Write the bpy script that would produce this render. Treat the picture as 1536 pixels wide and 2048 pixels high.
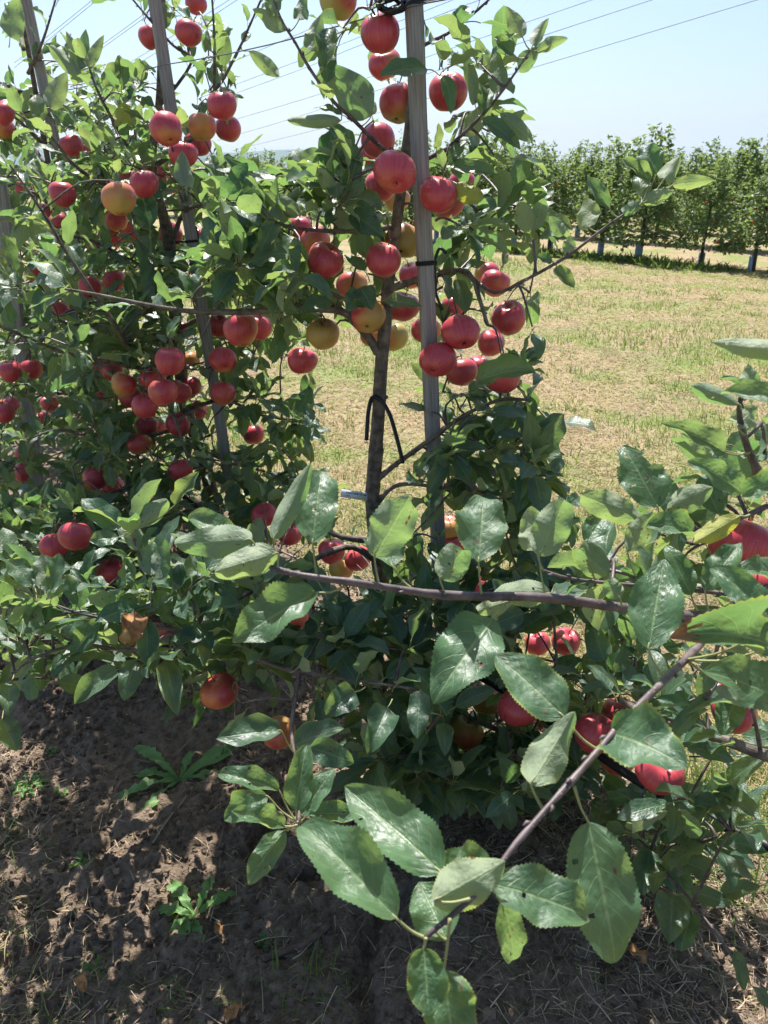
import bpy, math, random
import numpy as np
from mathutils import Vector, Matrix

for o in list(bpy.data.objects):
    bpy.data.objects.remove(o)
SC = bpy.context.scene
COL = SC.collection
RD = random.Random(11)
NR = np.random.default_rng(11)

# ------------------------------------------------------------------ camera, sky, sun, exposure
PITCH = math.radians(23.8)
FPX = 1539.0                      # focal length in photograph pixels (1536 x 2048)
CAM = Vector((0.0, 0.0, 1.5))
CXV = Vector((1, 0, 0))
CUV = Vector((0, math.sin(PITCH), math.cos(PITCH)))
CFV = Vector((0, math.cos(PITCH), -math.sin(PITCH)))
cd = bpy.data.cameras.new('camera')
cam = bpy.data.objects.new('camera', cd)
COL.objects.link(cam)
cam.location = CAM
cam.rotation_euler = (math.pi / 2 - PITCH, 0, 0)
cd.sensor_fit = 'VERTICAL'
cd.sensor_height = 34.6
cd.lens = 34.6 * FPX / 2048
cd.clip_start = 0.05
cd.clip_end = 20000
cd.dof.use_dof = True
cd.dof.focus_distance = 1.6
cd.dof.aperture_fstop = 14.0
SC.camera = cam

SUN_AZ = math.radians(-9)         # from straight ahead (+Y), negative = towards the left
SUN_EL = math.radians(58)
sun_dir = Vector((math.sin(SUN_AZ) * math.cos(SUN_EL), math.cos(SUN_AZ) * math.cos(SUN_EL), math.sin(SUN_EL)))
w = bpy.data.worlds.new('World')
SC.world = w
w.use_nodes = True
nt = w.node_tree
nt.nodes.clear()
sky = nt.nodes.new('ShaderNodeTexSky')
sky.sky_type = 'NISHITA'
sky.sun_disc = False
sky.sun_elevation = SUN_EL
sky.sun_rotation = SUN_AZ
sky.altitude = 100
sky.air_density = 1.0
sky.dust_density = 2.4
sky.ozone_density = 6.0
bg = nt.nodes.new('ShaderNodeBackground')
bg.inputs['Strength'].default_value = 0.080
wo = nt.nodes.new('ShaderNodeOutputWorld')
nt.links.new(sky.outputs[0], bg.inputs[0])
nt.links.new(bg.outputs[0], wo.inputs[0])
sl = bpy.data.lights.new('sun', 'SUN')
sl.energy = 5.0
sl.angle = math.radians(0.53)
sl.color = (1.0, 0.965, 0.915)
so = bpy.data.objects.new('sun', sl)
COL.objects.link(so)
so.rotation_euler = sun_dir.to_track_quat('Z', 'Y').to_euler()
SC.view_settings.view_transform = 'Standard'
SC.view_settings.look = 'None'
SC.view_settings.gamma = 1.0
SC.view_settings.use_curve_mapping = False
SC.view_settings.exposure = 1.12
SC.render.engine = 'CYCLES'
SC.cycles.use_denoising = True
SC.cycles.use_adaptive_sampling = True
SC.cycles.adaptive_threshold = 0.025
SC.cycles.max_bounces = 7
SC.cycles.diffuse_bounces = 4
SC.cycles.transmission_bounces = 6
SC.cycles.transparent_max_bounces = 6
SC.cycles.volume_bounces = 0


def at(px, py, d):
    """World point seen at photograph pixel (px, py), d metres along the view axis."""
    return CAM + CXV * ((px - 768) / FPX * d) + CUV * ((1024 - py) / FPX * d) + CFV * d


def proj(p):
    v = p - CAM
    d = v.dot(CFV)
    if d < 0.05:
        return -9999, -9999, d
    return 768 + FPX * v.dot(CXV) / d, 1024 - FPX * v.dot(CUV) / d, d


def ground_at(px, py):
    dr = CXV * ((px - 768) / FPX) + CUV * ((1024 - py) / FPX) + CFV
    t = CAM.z / -dr.z
    return CAM + dr * t


# ------------------------------------------------------------------ the row of trees
ROW0 = Vector((0.056, 1.77, 0))
ROWD = Vector((-0.627, 0.779, 0)).normalized()
ROWN = Vector((-ROWD.y, ROWD.x, 0))           # towards the camera side of the row


def row_dist(x, y):
    return (x - ROW0.x) * ROWN.x + (y - ROW0.y) * ROWN.y


# ------------------------------------------------------------------ numpy noise
def _hash(ix, iy, s):
    h = (ix * 374761393 + iy * 668265263 + s * 974711) & 0xFFFFFFFF
    h = ((h ^ (h >> 13)) * 1274126177) & 0xFFFFFFFF
    return ((h ^ (h >> 16)) & 0xFFFF) / 65535.0


def vnoise(x, y, s=0):
    ix = np.floor(x).astype(np.int64)
    iy = np.floor(y).astype(np.int64)
    fx = x - ix
    fy = y - iy
    fx = fx * fx * (3 - 2 * fx)
    fy = fy * fy * (3 - 2 * fy)
    a = _hash(ix, iy, s); b = _hash(ix + 1, iy, s)
    c = _hash(ix, iy + 1, s); d = _hash(ix + 1, iy + 1, s)
    return (a + (b - a) * fx) * (1 - fy) + (c + (d - c) * fx) * fy


def fbm(x, y, s=0, o=4):
    r = 0; a = 0.5
    for k in range(o):
        r = r + a * vnoise(x * 2 ** k + 17.3 * k, y * 2 ** k - 9.1 * k, s + k)
        a *= 0.5
    return r


def worley(x, y, s=0):
    ix = np.floor(x).astype(np.int64)
    iy = np.floor(y).astype(np.int64)
    best = np.full(x.shape, 9.0)
    for dx in (-1, 0, 1):
        for dy in (-1, 0, 1):
            cx = ix + dx; cy = iy + dy
            px = cx + _hash(cx, cy, s + 1); py = cy + _hash(cx, cy, s + 2)
            best = np.minimum(best, (px - x) ** 2 + (py - y) ** 2)
    return np.sqrt(best)


def ground_z(x, y):
    """Height of the ground: a tilled berm along the row, clods in it, turf elsewhere."""
    x = np.asarray(x, float); y = np.asarray(y, float)
    r = row_dist(x, y) + 0.16 * (fbm(x * 2.1, y * 2.1, 3) - 0.47)
    soil = np.clip((1.40 - r) / 0.30, 0, 1) * np.clip((r + 0.50) / 0.18, 0, 1)
    near = np.clip(1 - np.hypot(x - 0.0, y - 2.2) / 9.0, 0, 1)
    berm = 0.07 * np.exp(-((r - 0.1) / 0.42) ** 2)
    wx = x + 0.03 * fbm(x * 14, y * 14, 61, 2); wy = y + 0.03 * fbm(x * 14, y * 14, 62, 2)
    c1 = np.clip(0.62 - worley(wx * 9, wy * 9, 5), 0, 1) * np.clip((fbm(x * 3.3, y * 3.3, 8) - 0.42) * 7, 0, 1)
    c2 = np.clip(0.60 - worley(wx * 21, wy * 21, 9), 0, 1) * np.clip((fbm(x * 5.1, y * 5.1, 18) - 0.36) * 6, 0, 1)
    c3 = np.clip(0.65 - worley(wx * 46, wy * 46, 19), 0, 1)
    clod = 0.055 * c1 ** 1.3 + 0.034 * c2 ** 1.2 + 0.018 * c3 + 0.014 * (fbm(x * 40, y * 40, 12, 3) - 0.45)
    big = 0.06 * (fbm(x * 3.0, y * 3.0, 21) - 0.47) - 0.05 * np.clip(0.035 - np.abs(fbm(x * 2.2, y * 2.2, 44, 3) - 0.5), 0, 1) / 0.035 * (fbm(x * 5, y * 5, 47, 2) > 0.42)
    turf = 0.05 * (fbm(x * 1.3, y * 1.3, 30, 3) - 0.45) + 0.018 * (fbm(x * 9, y * 9, 33, 3) - 0.45)
    return near * (berm + soil * (clod + big) + (1 - soil) * turf)


def gz(x, y):
    return float(ground_z(np.array([x]), np.array([y]))[0])


# ------------------------------------------------------------------ mesh helpers
def quads_mesh(name, V, Q, uv=None, tint=None, mats=(), midx=None, smooth=True):
    V = np.asarray(V, np.float32).reshape(-1, 3)
    Q = np.asarray(Q, np.int32).reshape(-1, 4)
    me = bpy.data.meshes.new(name)
    me.vertices.add(len(V))
    me.vertices.foreach_set('co', V.ravel())
    me.loops.add(Q.size)
    me.loops.foreach_set('vertex_index', Q.ravel())
    me.polygons.add(len(Q))
    me.polygons.foreach_set('loop_start', np.arange(0, Q.size, 4, dtype=np.int32))
    try:
        me.polygons.foreach_set('loop_total', np.full(len(Q), 4, np.int32))
    except Exception:
        pass
    if midx is not None:
        me.polygons.foreach_set('material_index', np.asarray(midx, np.int32))
    me.polygons.foreach_set('use_smooth', np.full(len(Q), smooth, bool))
    if uv is not None:
        l = me.uv_layers.new(name='UVMap')
        l.data.foreach_set('uv', np.asarray(uv, np.float32)[Q.ravel()].ravel())
    if tint is not None:
        a = me.attributes.new('tint', 'FLOAT', 'POINT')
        a.data.foreach_set('value', np.asarray(tint, np.float32))
    for m in mats:
        me.materials.append(m)
    me.update()
    me.validate()
    return me


def link(name, data, parent=None, loc=None):
    o = bpy.data.objects.new(name, data)
    COL.objects.link(o)
    if parent is not None:
        o.parent = parent
    if loc is not None:
        o.location = loc
    return o


def tag(o, label=None, cat=None, group=None, kind=None):
    if label: o['label'] = label
    if cat: o['category'] = cat
    if group: o['group'] = group
    if kind: o['kind'] = kind
    return o


class MB:
    """Collects quads with uv and tint; build() links them as one mesh."""
    def __init__(s):
        s.V = []; s.Q = []; s.U = []; s.T = []; s.M = []; s.n = 0

    def add(s, V, Q, uv=None, tint=0.5, mi=0):
        V = np.asarray(V, float).reshape(-1, 3)
        Q = np.asarray(Q, int).reshape(-1, 4)
        s.V.append(V); s.Q.append(Q + s.n)
        s.U.append(np.zeros((len(V), 2)) if uv is None else np.asarray(uv, float))
        s.T.append(np.full(len(V), float(tint)) if np.isscalar(tint) else np.asarray(tint, float))
        s.M.append(np.full(len(Q), mi) if np.isscalar(mi) else np.asarray(mi))
        s.n += len(V)

    def box(s, c, size, mi=0, rot=None):
        x, y, z = [q / 2 for q in size]
        V = np.array([(-x, -y, -z), (x, -y, -z), (x, y, -z), (-x, y, -z), (-x, -y, z), (x, -y, z), (x, y, z), (-x, y, z)])
        if rot is not None:
            V = V @ np.array(rot.to_3x3()).T
        s.add(V + np.array(c), [(3, 2, 1, 0), (4, 5, 6, 7), (0, 1, 5, 4), (1, 2, 6, 5), (2, 3, 7, 6), (3, 0, 4, 7)], mi=mi)

    def tube(s, pts, rad, n=7, mi=0, cap=True, wob=0.0, tint=0.5):
        P = np.array([tuple(p) for p in pts], float)
        r = np.asarray(rad, float) if not np.isscalar(rad) else np.full(len(P), rad)
        T = np.gradient(P, axis=0)
        T /= np.linalg.norm(T, axis=1)[:, None] + 1e-12
        up = np.array((0.0, 0.0, 1.0)) if abs(T[0][2]) < 0.9 else np.array((1.0, 0, 0))
        V = []; U = []
        a = np.cross(up, T[0]); a /= np.linalg.norm(a)
        L = 0
        for i in range(len(P)):
            a = a - T[i] * a.dot(T[i]); a /= np.linalg.norm(a) + 1e-12
            b = np.cross(T[i], a)
            if i: L += np.linalg.norm(P[i] - P[i - 1])
            for k in range(n):
                th = 2 * math.pi * k / n
                rr = r[i] * (1 + (wob * (RD.random() - 0.5) if wob else 0))
                V.append(P[i] + rr * (math.cos(th) * a + math.sin(th) * b))
                U.append((k / n, L))
        Q = []
        for i in range(len(P) - 1):
            for k in range(n):
                k2 = (k + 1) % n
                Q.append((i * n + k, i * n + k2, (i + 1) * n + k2, (i + 1) * n + k))
        m = len(V)
        if cap:
            for e, i in ((0, 0), (1, len(P) - 1)):
                V.append(P[i] + T[i] * (r[i] * 0.4 * (1 if e else -1)))
                U.append((0.5, L if e else 0))
                for k in range(0, n, 1):
                    k2 = (k + 1) % n
                    q = (i * n + k, i * n + k2, m + e, m + e)
                    # two-triangle degenerate quads are avoided: fold pairs of rim vertices into one quad
                if n % 2 == 0:
                    for k in range(0, n, 2):
                        q = [i * n + k, i * n + (k + 1) % n, i * n + (k + 2) % n, m + e]
                        Q.append(tuple(q if e else q[::-1]))
                else:
                    for k in range(0, n - 1, 2):
                        q = [i * n + k, i * n + (k + 1) % n, i * n + (k + 2) % n, m + e]
                        Q.append(tuple(q if e else q[::-1]))
        s.add(V, Q, U, tint, mi)

    def data(s, name, mats, smooth=True):
        return quads_mesh(name, np.concatenate(s.V), np.concatenate(s.Q), np.concatenate(s.U), np.concatenate(s.T),
                          mats, np.concatenate(s.M), smooth)

    def build(s, name, mats, parent=None, smooth=True):
        return link(name, s.data(name, mats if isinstance(mats, (list, tuple)) else [mats], smooth), parent)


def smooth_path(pts, rads, step=3):
    """Catmull-Rom through points; radii interpolated."""
    P = [Vector(p) for p in pts]
    out = []; ro = []
    for i in range(len(P) - 1):
        p0 = P[max(i - 1, 0)]; p1 = P[i]; p2 = P[i + 1]; p3 = P[min(i + 2, len(P) - 1)]
        for k in range(step):
            t = k / step
            out.append(0.5 * ((2 * p1) + (p2 - p0) * t + (2 * p0 - 5 * p1 + 4 * p2 - p3) * t * t + (3 * p1 - p0 - 3 * p2 + p3) * t ** 3))
            ro.append(rads[i] + (rads[i + 1] - rads[i]) * t)
    out.append(P[-1]); ro.append(rads[-1])
    return out, ro


# ------------------------------------------------------------------ material helpers
class NT:
    def __init__(s, name):
        s.m = bpy.data.materials.new(name)
        s.m.use_nodes = True
        s.t = s.m.node_tree
        s.t.nodes.clear()
        s.out = s.t.nodes.new('ShaderNodeOutputMaterial')

    def n(s, typ, inp=None, **kw):
        nd = s.t.nodes.new(typ)
        for k, v in kw.items():
            setattr(nd, k, v)
        for k, v in (inp or {}).items():
            if hasattr(v, 'is_linked') or isinstance(v, bpy.types.NodeSocket):
                s.t.links.new(v, nd.inputs[k])
            else:
                nd.inputs[k].default_value = v
        return nd

    def math(s, op, a, b=0.0, c=0.0, clamp=False):
        nd = s.t.nodes.new('ShaderNodeMath')
        nd.operation = op
        nd.use_clamp = clamp
        for i, v in enumerate((a, b, c)):
            if isinstance(v, bpy.types.NodeSocket): s.t.links.new(v, nd.inputs[i])
            else: nd.inputs[i].default_value = v
        return nd.outputs[0]

    def mix(s, f, a, b, blend='MIX'):
        nd = s.t.nodes.new('ShaderNodeMix')
        nd.data_type = 'RGBA'
        nd.blend_type = blend
        for k, v in ((0, f), (6, a), (7, b)):
            if isinstance(v, bpy.types.NodeSocket): s.t.links.new(v, nd.inputs[k])
            else: nd.inputs[k].default_value = v if k == 0 else (*v, 1.0) if len(v) == 3 else v
        return nd.outputs[2]

    def ramp(s, f, lo, hi, a=0.0, b=1.0, smooth=True):
        nd = s.t.nodes.new('ShaderNodeMapRange')
        nd.interpolation_type = 'SMOOTHSTEP' if smooth else 'LINEAR'
        s.t.links.new(f, nd.inputs[0])
        for i, v in enumerate((lo, hi, a, b)):
            nd.inputs[1 + i].default_value = v
        return nd.outputs[0]

    def noise(s, vec, scale, detail=3.0, rough=0.55, dim='3D'):
        nd = s.n('ShaderNodeTexNoise', {'Scale': scale, 'Detail': detail, 'Roughness': rough}, noise_dimensions=dim)
        if vec is not None: s.t.links.new(vec, nd.inputs['Vector'])
        return nd.outputs[0]

    def bump(s, h, strength=0.3, dist=0.01):
        return s.n('ShaderNodeBump', {'Height': h, 'Strength': strength, 'Distance': dist}).outputs[0]

    def done(s, sh):
        s.t.links.new(sh, s.out.inputs[0])
        return s.m


def bsdf(t, col, rough=0.6, spec=0.4, normal=None, **kw):
    d = {'Base Color': col if isinstance(col, bpy.types.NodeSocket) else (*col, 1.0), 'Roughness': rough, 'Specular IOR Level': spec}
    if normal is not None: d['Normal'] = normal
    d.update(kw)
    return t.n('ShaderNodeBsdfPrincipled', d).outputs[0]


# ------------------------------------------------------------------ materials
def leaf_material(name, top_a, top_b, under_a, under_b, trans_a, trans_b, fine):
    t = NT(name)
    uv = t.n('ShaderNodeUVMap').outputs[0]
    sx = t.n('ShaderNodeSeparateXYZ', {0: uv})
    u, v = sx.outputs[0], sx.outputs[1]
    oi = t.n('ShaderNodeObjectInfo')
    ti = t.n('ShaderNodeAttribute', attribute_name='tint').outputs[2]
    rnd = t.math('FRACT', t.math('ADD', oi.outputs['Random'], ti))
    rnd2 = t.math('FRACT', t.math('MULTIPLY', rnd, 7.31))
    rnd3 = t.math('FRACT', t.math('MULTIPLY', rnd, 23.7))
    a = t.math('MULTIPLY', t.math('ABSOLUTE', t.math('SUBTRACT', u, 0.5)), 2.0)
    mid = t.ramp(a, 0.075, 0.02)
    bow = t.math('ADD', t.math('MULTIPLY', t.math('POWER', a, 1.25), 1.9), t.math('MULTIPLY', t.noise(uv, 2.4, 2.0), 0.9))
    fr = t.math('FRACT', t.math('ADD', t.math('SUBTRACT', t.math('MULTIPLY', v, 7.0), bow), t.math('MULTIPLY', t.math('GREATER_THAN', u, 0.5), 0.45)))
    vd = t.math('ABSOLUTE', t.math('SUBTRACT', fr, 0.5))
    vein = t.math('MULTIPLY', t.ramp(vd, 0.075, 0.012), t.ramp(a, 1.0, 0.55))
    veins = t.math('MAXIMUM', mid, t.math('MULTIPLY', vein, 0.55))
    back = t.n('ShaderNodeNewGeometry').outputs['Backfacing']
    top = t.mix(rnd, top_a, top_b)
    und = t.mix(rnd2, under_a, under_b)
    offs = t.n('ShaderNodeCombineXYZ', {0: t.math('MULTIPLY', rnd, 91.0), 1: t.math('MULTIPLY', rnd2, 57.0), 2: 0.0}).outputs[0]
    uvo = t.n('ShaderNodeVectorMath', {0: uv, 1: offs}, operation='ADD').outputs[0]
    blot = t.noise(uvo, 3.0, 3.0)
    top = t.mix(t.ramp(blot, 0.35, 0.7, 0, 0.55), top, tuple(c * 1.6 for c in top_b))
    base = t.mix(back, top, und)
    base = t.mix(t.math('MULTIPLY', veins, 0.46 if fine else 0.32), base, (0.28, 0.38, 0.18))
    # yellowed edge, brown flecks: each leaf its own
    edge = t.math('MULTIPLY', t.ramp(t.math('ADD', a, t.math('MULTIPLY', t.math('SUBTRACT', blot, 0.5), 0.35)), 0.9, 1.02), t.ramp(rnd3, 0.5, 0.95))
    base = t.mix(t.math('MULTIPLY', edge, 0.6), base, (0.33, 0.36, 0.06))
    spot = t.n('ShaderNodeTexVoronoi', {'Vector': uvo, 'Scale': 5.5, 'Randomness': 1.0})
    gate = t.noise(uvo, 1.9, 1.0)
    spots = t.math('MULTIPLY', t.ramp(spot.outputs[0], 0.20, 0.10), t.ramp(gate, 0.52, 0.58))
    base = t.mix(spots, base, (0.16, 0.055, 0.025))
    trc = t.mix(rnd2, trans_a, trans_b)
    trc = t.mix(t.math('MULTIPLY', edge, 0.7), trc, (0.55, 0.5, 0.05))
    trc = t.mix(t.math('MULTIPLY', veins, 0.35), trc, (0.45, 0.58, 0.18))
    trc = t.mix(spots, trc, (0.2, 0.04, 0.01))
    quilt = t.n('ShaderNodeTexVoronoi', {'Vector': t.n('ShaderNodeMapping', {'Vector': uvo, 'Scale': (9.0, 17.0, 1.0)}).outputs[0], 'Scale': 1.0}, feature='SMOOTH_F1').outputs[0]
    h = t.math('SUBTRACT', t.math('MULTIPLY', t.noise(uvo, 9.0, 3.0), 0.9), t.math('MULTIPLY', veins, 0.45))
    h = t.math('SUBTRACT', h, t.math('MULTIPLY', quilt, 0.9))
    if fine:
        h = t.math('ADD', h, t.math('MULTIPLY', t.noise(uvo, 60.0, 2.0), 0.22))
    nrm = t.bump(h, 0.45 if fine else 0.34, 0.0024)
    rough = t.math('ADD', t.math('MULTIPLY', back, 0.22), t.math('ADD', 0.37, t.math('MULTIPLY', rnd3, 0.14)))
    p = bsdf(t, base, rough, 0.62, nrm, **{'Sheen Weight': 0.10, 'Sheen Roughness': 0.4})
    tr = t.n('ShaderNodeBsdfTranslucent', {'Color': trc, 'Normal': nrm}).outputs[0]
    mx = t.n('ShaderNodeMixShader', {0: 0.38, 1: p, 2: tr}).outputs[0]
    return t.done(mx)


M_LEAF = leaf_material('apple_leaf', (0.021, 0.061, 0.044), (0.045, 0.098, 0.055), (0.19, 0.245, 0.17), (0.25, 0.295, 0.205),
                       (0.16, 0.34, 0.08), (0.38, 0.50, 0.12), False)
M_LEAF_FINE = leaf_material('apple_leaf_close', (0.026, 0.078, 0.046), (0.060, 0.126, 0.060), (0.21, 0.27, 0.17), (0.26, 0.31, 0.19),
                            (0.20, 0.38, 0.09), (0.34, 0.48, 0.13), True)
M_LEAF_YELLOW = leaf_material('yellowing_leaf', (0.16, 0.22, 0.03), (0.24, 0.27, 0.035), (0.28, 0.32, 0.07), (0.32, 0.33, 0.08),
                              (0.55, 0.60, 0.05), (0.65, 0.62, 0.05), True)


def simple(name, col, rough=0.6, spec=0.4, nscale=0, var=0.3, bump=0.0, bscale=60.0, stretch=None, coord='Object'):
    t = NT(name)
    tc = t.n('ShaderNodeTexCoord').outputs[coord]
    if stretch:
        tc = t.n('ShaderNodeMapping', {'Vector': tc, 'Scale': stretch}).outputs[0]
    c = col
    nr = None
    if nscale:
        f = t.noise(tc, nscale, 4.0)
        c = t.mix(t.ramp(f, 0.3, 0.7), tuple(x * (1 - var) for x in col), tuple(min(1, x * (1 + var)) for x in col))
    if bump:
        nr = t.bump(t.noise(tc, bscale, 4.0), bump, 0.004)
    return t.done(bsdf(t, c, rough, spec, nr))


M_PETIOLE = simple('petiole', (0.26, 0.27, 0.11), 0.5)
M_BARK = None
t = NT('bark')
uv = t.n('ShaderNodeUVMap').outputs[0]
mp = t.n('ShaderNodeMapping', {'Vector': uv, 'Scale': (6.0, 9.0, 1.0)}).outputs[0]
n1 = t.noise(t.n('ShaderNodeTexCoord').outputs['Object'], 55.0, 5.0)
n2 = t.noise(mp, 3.0, 5.0)
c = t.mix(t.ramp(n1, 0.3, 0.7), (0.085, 0.068, 0.056), (0.23, 0.19, 0.155))
c = t.mix(t.ramp(n2, 0.55, 0.7, 0, 0.6), c, (0.23, 0.215, 0.19))
M_BARK = t.done(bsdf(t, c, 0.8, 0.25, t.bump(t.math('ADD', n1, n2), 0.8, 0.004)))
t = NT('twig_bark')
n1 = t.noise(t.n('ShaderNodeTexCoord').outputs['Object'], 40.0, 4.0)
n2 = t.n('ShaderNodeTexVoronoi', {'Vector': t.n('ShaderNodeTexCoord').outputs['Object'], 'Scale': 210.0}).outputs[0]
c = t.mix(t.ramp(n1, 0.3, 0.72), (0.060, 0.040, 0.042), (0.155, 0.120, 0.115))
c = t.mix(t.ramp(n2, 0.16, 0.10), c, (0.32, 0.28, 0.24))
M_TWIG = t.done(bsdf(t, c, 0.5, 0.45, t.bump(n1, 0.4, 0.003)))
t = NT('weathered_wood')
tc = t.n('ShaderNodeTexCoord').outputs['Object']
mp = t.n('ShaderNodeMapping', {'Vector': tc, 'Scale': (60.0, 60.0, 2.2)}).outputs[0]
g1 = t.noise(mp, 4.0, 5.0, 0.6)
mp2 = t.n('ShaderNodeMapping', {'Vector': tc, 'Scale': (1.5, 1.5, 0.6)}).outputs[0]
g2 = t.noise(mp2, 5.0, 3.0)
c = t.mix(t.ramp(g1, 0.3, 0.75), (0.19, 0.18, 0.175), (0.37, 0.355, 0.345))
c = t.mix(t.ramp(g2, 0.45, 0.7, 0, 0.5), c, (0.33, 0.325, 0.32))
kn = t.n('ShaderNodeTexVoronoi', {'Vector': t.n('ShaderNodeMapping', {'Vector': tc, 'Scale': (9.0, 9.0, 3.0)}).outputs[0], 'Scale': 1.6}).outputs[0]
c = t.mix(t.ramp(kn, 0.10, 0.04, 0, 0.8), c, (0.09, 0.06, 0.045))
M_STAKE = t.done(bsdf(t, c, 0.75, 0.25, t.bump(g1, 0.5, 0.002)))
M_BLACK = simple('black_rubber', (0.014, 0.014, 0.016), 0.48, 0.4)
M_WIRE = simple('steel_wire', (0.10, 0.10, 0.105), 0.45, 0.5)
M_TAG = simple('white_tag', (0.78, 0.80, 0.83), 0.45, 0.4)
M_INK = simple('tag_print', (0.09, 0.10, 0.13), 0.6)
M_TEAL = simple('teal_plastic', (0.01, 0.13, 0.14), 0.45, 0.4)
M_GUARD = simple('pale_guard_plastic', (0.28, 0.35, 0.43), 0.6, 0.3, 6.0, 0.25)

# apple skin: object colour carries redness (r), green-yellow share (g), seed (b)
t = NT('apple_skin')
tc = t.n('ShaderNodeTexCoord').outputs['Object']
oi = t.n('ShaderNodeObjectInfo')
sc = t.n('ShaderNodeSeparateColor', {0: oi.outputs['Color']})
red, grn, seed = sc.outputs[0], sc.outputs[1], sc.outputs[2]
s3 = t.n('ShaderNodeSeparateXYZ', {0: tc})
ang = t.math('ARCTAN2', s3.outputs[1], s3.outputs[0])
ca = t.math('COSINE', ang); sa = t.math('SINE', ang)
strv = t.n('ShaderNodeCombineXYZ', {0: t.math('MULTIPLY', ca, 6.0), 1: t.math('MULTIPLY', sa, 6.0), 2: t.math('ADD', t.math('MULTIPLY', s3.outputs[2], 14.0), t.math('MULTIPLY', seed, 40.0))}).outputs[0]
streak = t.noise(strv, 2.6, 4.0, 0.6)
offv = t.n('ShaderNodeVectorMath', {0: tc, 1: t.n('ShaderNodeCombineXYZ', {0: t.math('MULTIPLY', seed, 9.0), 1: 0.0, 2: seed}).outputs[0]}, operation='ADD').outputs[0]
patch = t.math('ADD', t.math('MULTIPLY', t.noise(offv, 13.0, 2.0), 0.75), t.math('MULTIPLY', t.noise(offv, 70.0, 3.0), 0.25))
zrel = t.math('MULTIPLY', s3.outputs[2], 26.0)           # -1 .. 1 over the fruit
lowend = t.ramp(zrel, -0.2, -1.0)
f = t.math('ADD', t.math('ADD', t.math('MULTIPLY', red, 1.5), 0.05), t.math('ADD', t.math('MULTIPLY', t.math('SUBTRACT', patch, 0.5), 1.7), t.math('MULTIPLY', t.math('SUBTRACT', streak, 0.5), 0.22)))
f = t.math('SUBTRACT', f, t.math('MULTIPLY', lowend, 0.55))
f = t.math('ADD', f, t.math('MULTIPLY', s3.outputs[0], 9.0))
f = t.ramp(f, -0.05, 1.10)
yel = t.mix(grn, (0.54, 0.27, 0.08), (0.36, 0.33, 0.09))
dred = t.mix(t.ramp(streak, 0.3, 0.7), (0.43, 0.042, 0.060), (0.52, 0.076, 0.092))
mid_ = t.mix(0.5, yel, (0.62, 0.10, 0.06))
c = t.mix(t.ramp(f, 0.0, 0.5), yel, mid_)
c = t.mix(t.ramp(f, 0.35, 0.95), c, dred)
len_ = t.n('ShaderNodeTexVoronoi', {'Vector': tc, 'Scale': 190.0}).outputs[0]
c = t.mix(t.ramp(len_, 0.14, 0.07, 0, 0.35), c, (0.70, 0.50, 0.28))
c = t.mix(t.ramp(zrel, 0.93, 1.02, 0, 0.0), c, (0.3, 0.3, 0.05))
bloom = t.noise(offv, 45.0, 4.0)
M_APPLE = t.done(bsdf(t, c, t.math('ADD', 0.20, t.math('MULTIPLY', bloom, 0.22)), 0.5, t.bump(bloom, 0.06, 0.003)))
M_STEM = simple('apple_stem', (0.12, 0.085, 0.045), 0.7)
M_CALYX = simple('apple_calyx', (0.05, 0.035, 0.02), 0.8)

# ground: tilled soil along the row, mown half-dry grass elsewhere
t = NT('ground_cover')
pos = t.n('ShaderNodeNewGeometry').outputs['Position']
p3 = t.n('ShaderNodeSeparateXYZ', {0: pos})
rd = t.math('ADD', t.math('MULTIPLY', t.math('SUBTRACT', p3.outputs[0], ROW0.x), ROWN.x), t.math('MULTIPLY', t.math('SUBTRACT', p3.outputs[1], ROW0.y), ROWN.y))
wob = t.noise(pos, 2.3, 4.0)
rd = t.math('ADD', rd, t.math('MULTIPLY', t.math('SUBTRACT', wob, 0.5), 0.55))
soilm = t.math('MULTIPLY', t.ramp(rd, 1.50, 1.20), t.ramp(rd, -0.52, -0.30))
f1 = t.noise(pos, 38.0, 5.0, 0.65)
f2 = t.noise(pos, 5.0, 3.0)
f3 = t.noise(pos, 150.0, 3.0)
soil = t.mix(t.ramp(f1, 0.3, 0.7), (0.105, 0.075, 0.053), (0.24, 0.178, 0.126))
soil = t.mix(t.ramp(f2, 0.5, 0.72, 0, 0.55), soil, (0.24, 0.19, 0.15))
soil = t.mix(t.ramp(f3, 0.62, 0.72, 0, 0.5), soil, (0.24, 0.185, 0.13))
g1 = t.noise(pos, 1.1, 4.0)
g2 = t.noise(pos, 16.0, 4.0, 0.7)
turf = t.mix(t.ramp(g1, 0.40, 0.62), (0.28, 0.20, 0.125), (0.15, 0.19, 0.055))
turf = t.mix(t.ramp(g2, 0.32, 0.72), turf, t.mix(t.ramp(g1, 0.4, 0.66), (0.38, 0.29, 0.18), (0.22, 0.26, 0.08)))
turf = t.mix(t.ramp(f3, 0.55, 0.75, 0, 0.5), turf, (0.16, 0.12, 0.075))
turf = t.mix(t.ramp(t.noise(pos, 2.8, 4.0, 0.65), 0.50, 0.66, 0, 0.75), turf, (0.26, 0.18, 0.115))
far = t.ramp(p3.outputs[1], 45.0, 120.0)
turf = t.mix(far, turf, (0.075, 0.12, 0.035))
c = t.mix(soilm, turf, soil)
h = t.math('ADD', t.math('MULTIPLY', f1, 1.0), t.math('MULTIPLY', f3, 0.4))
M_GROUND = t.done(bsdf(t, c, 0.92, 0.15, t.bump(h, 0.9, 0.016)))


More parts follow.
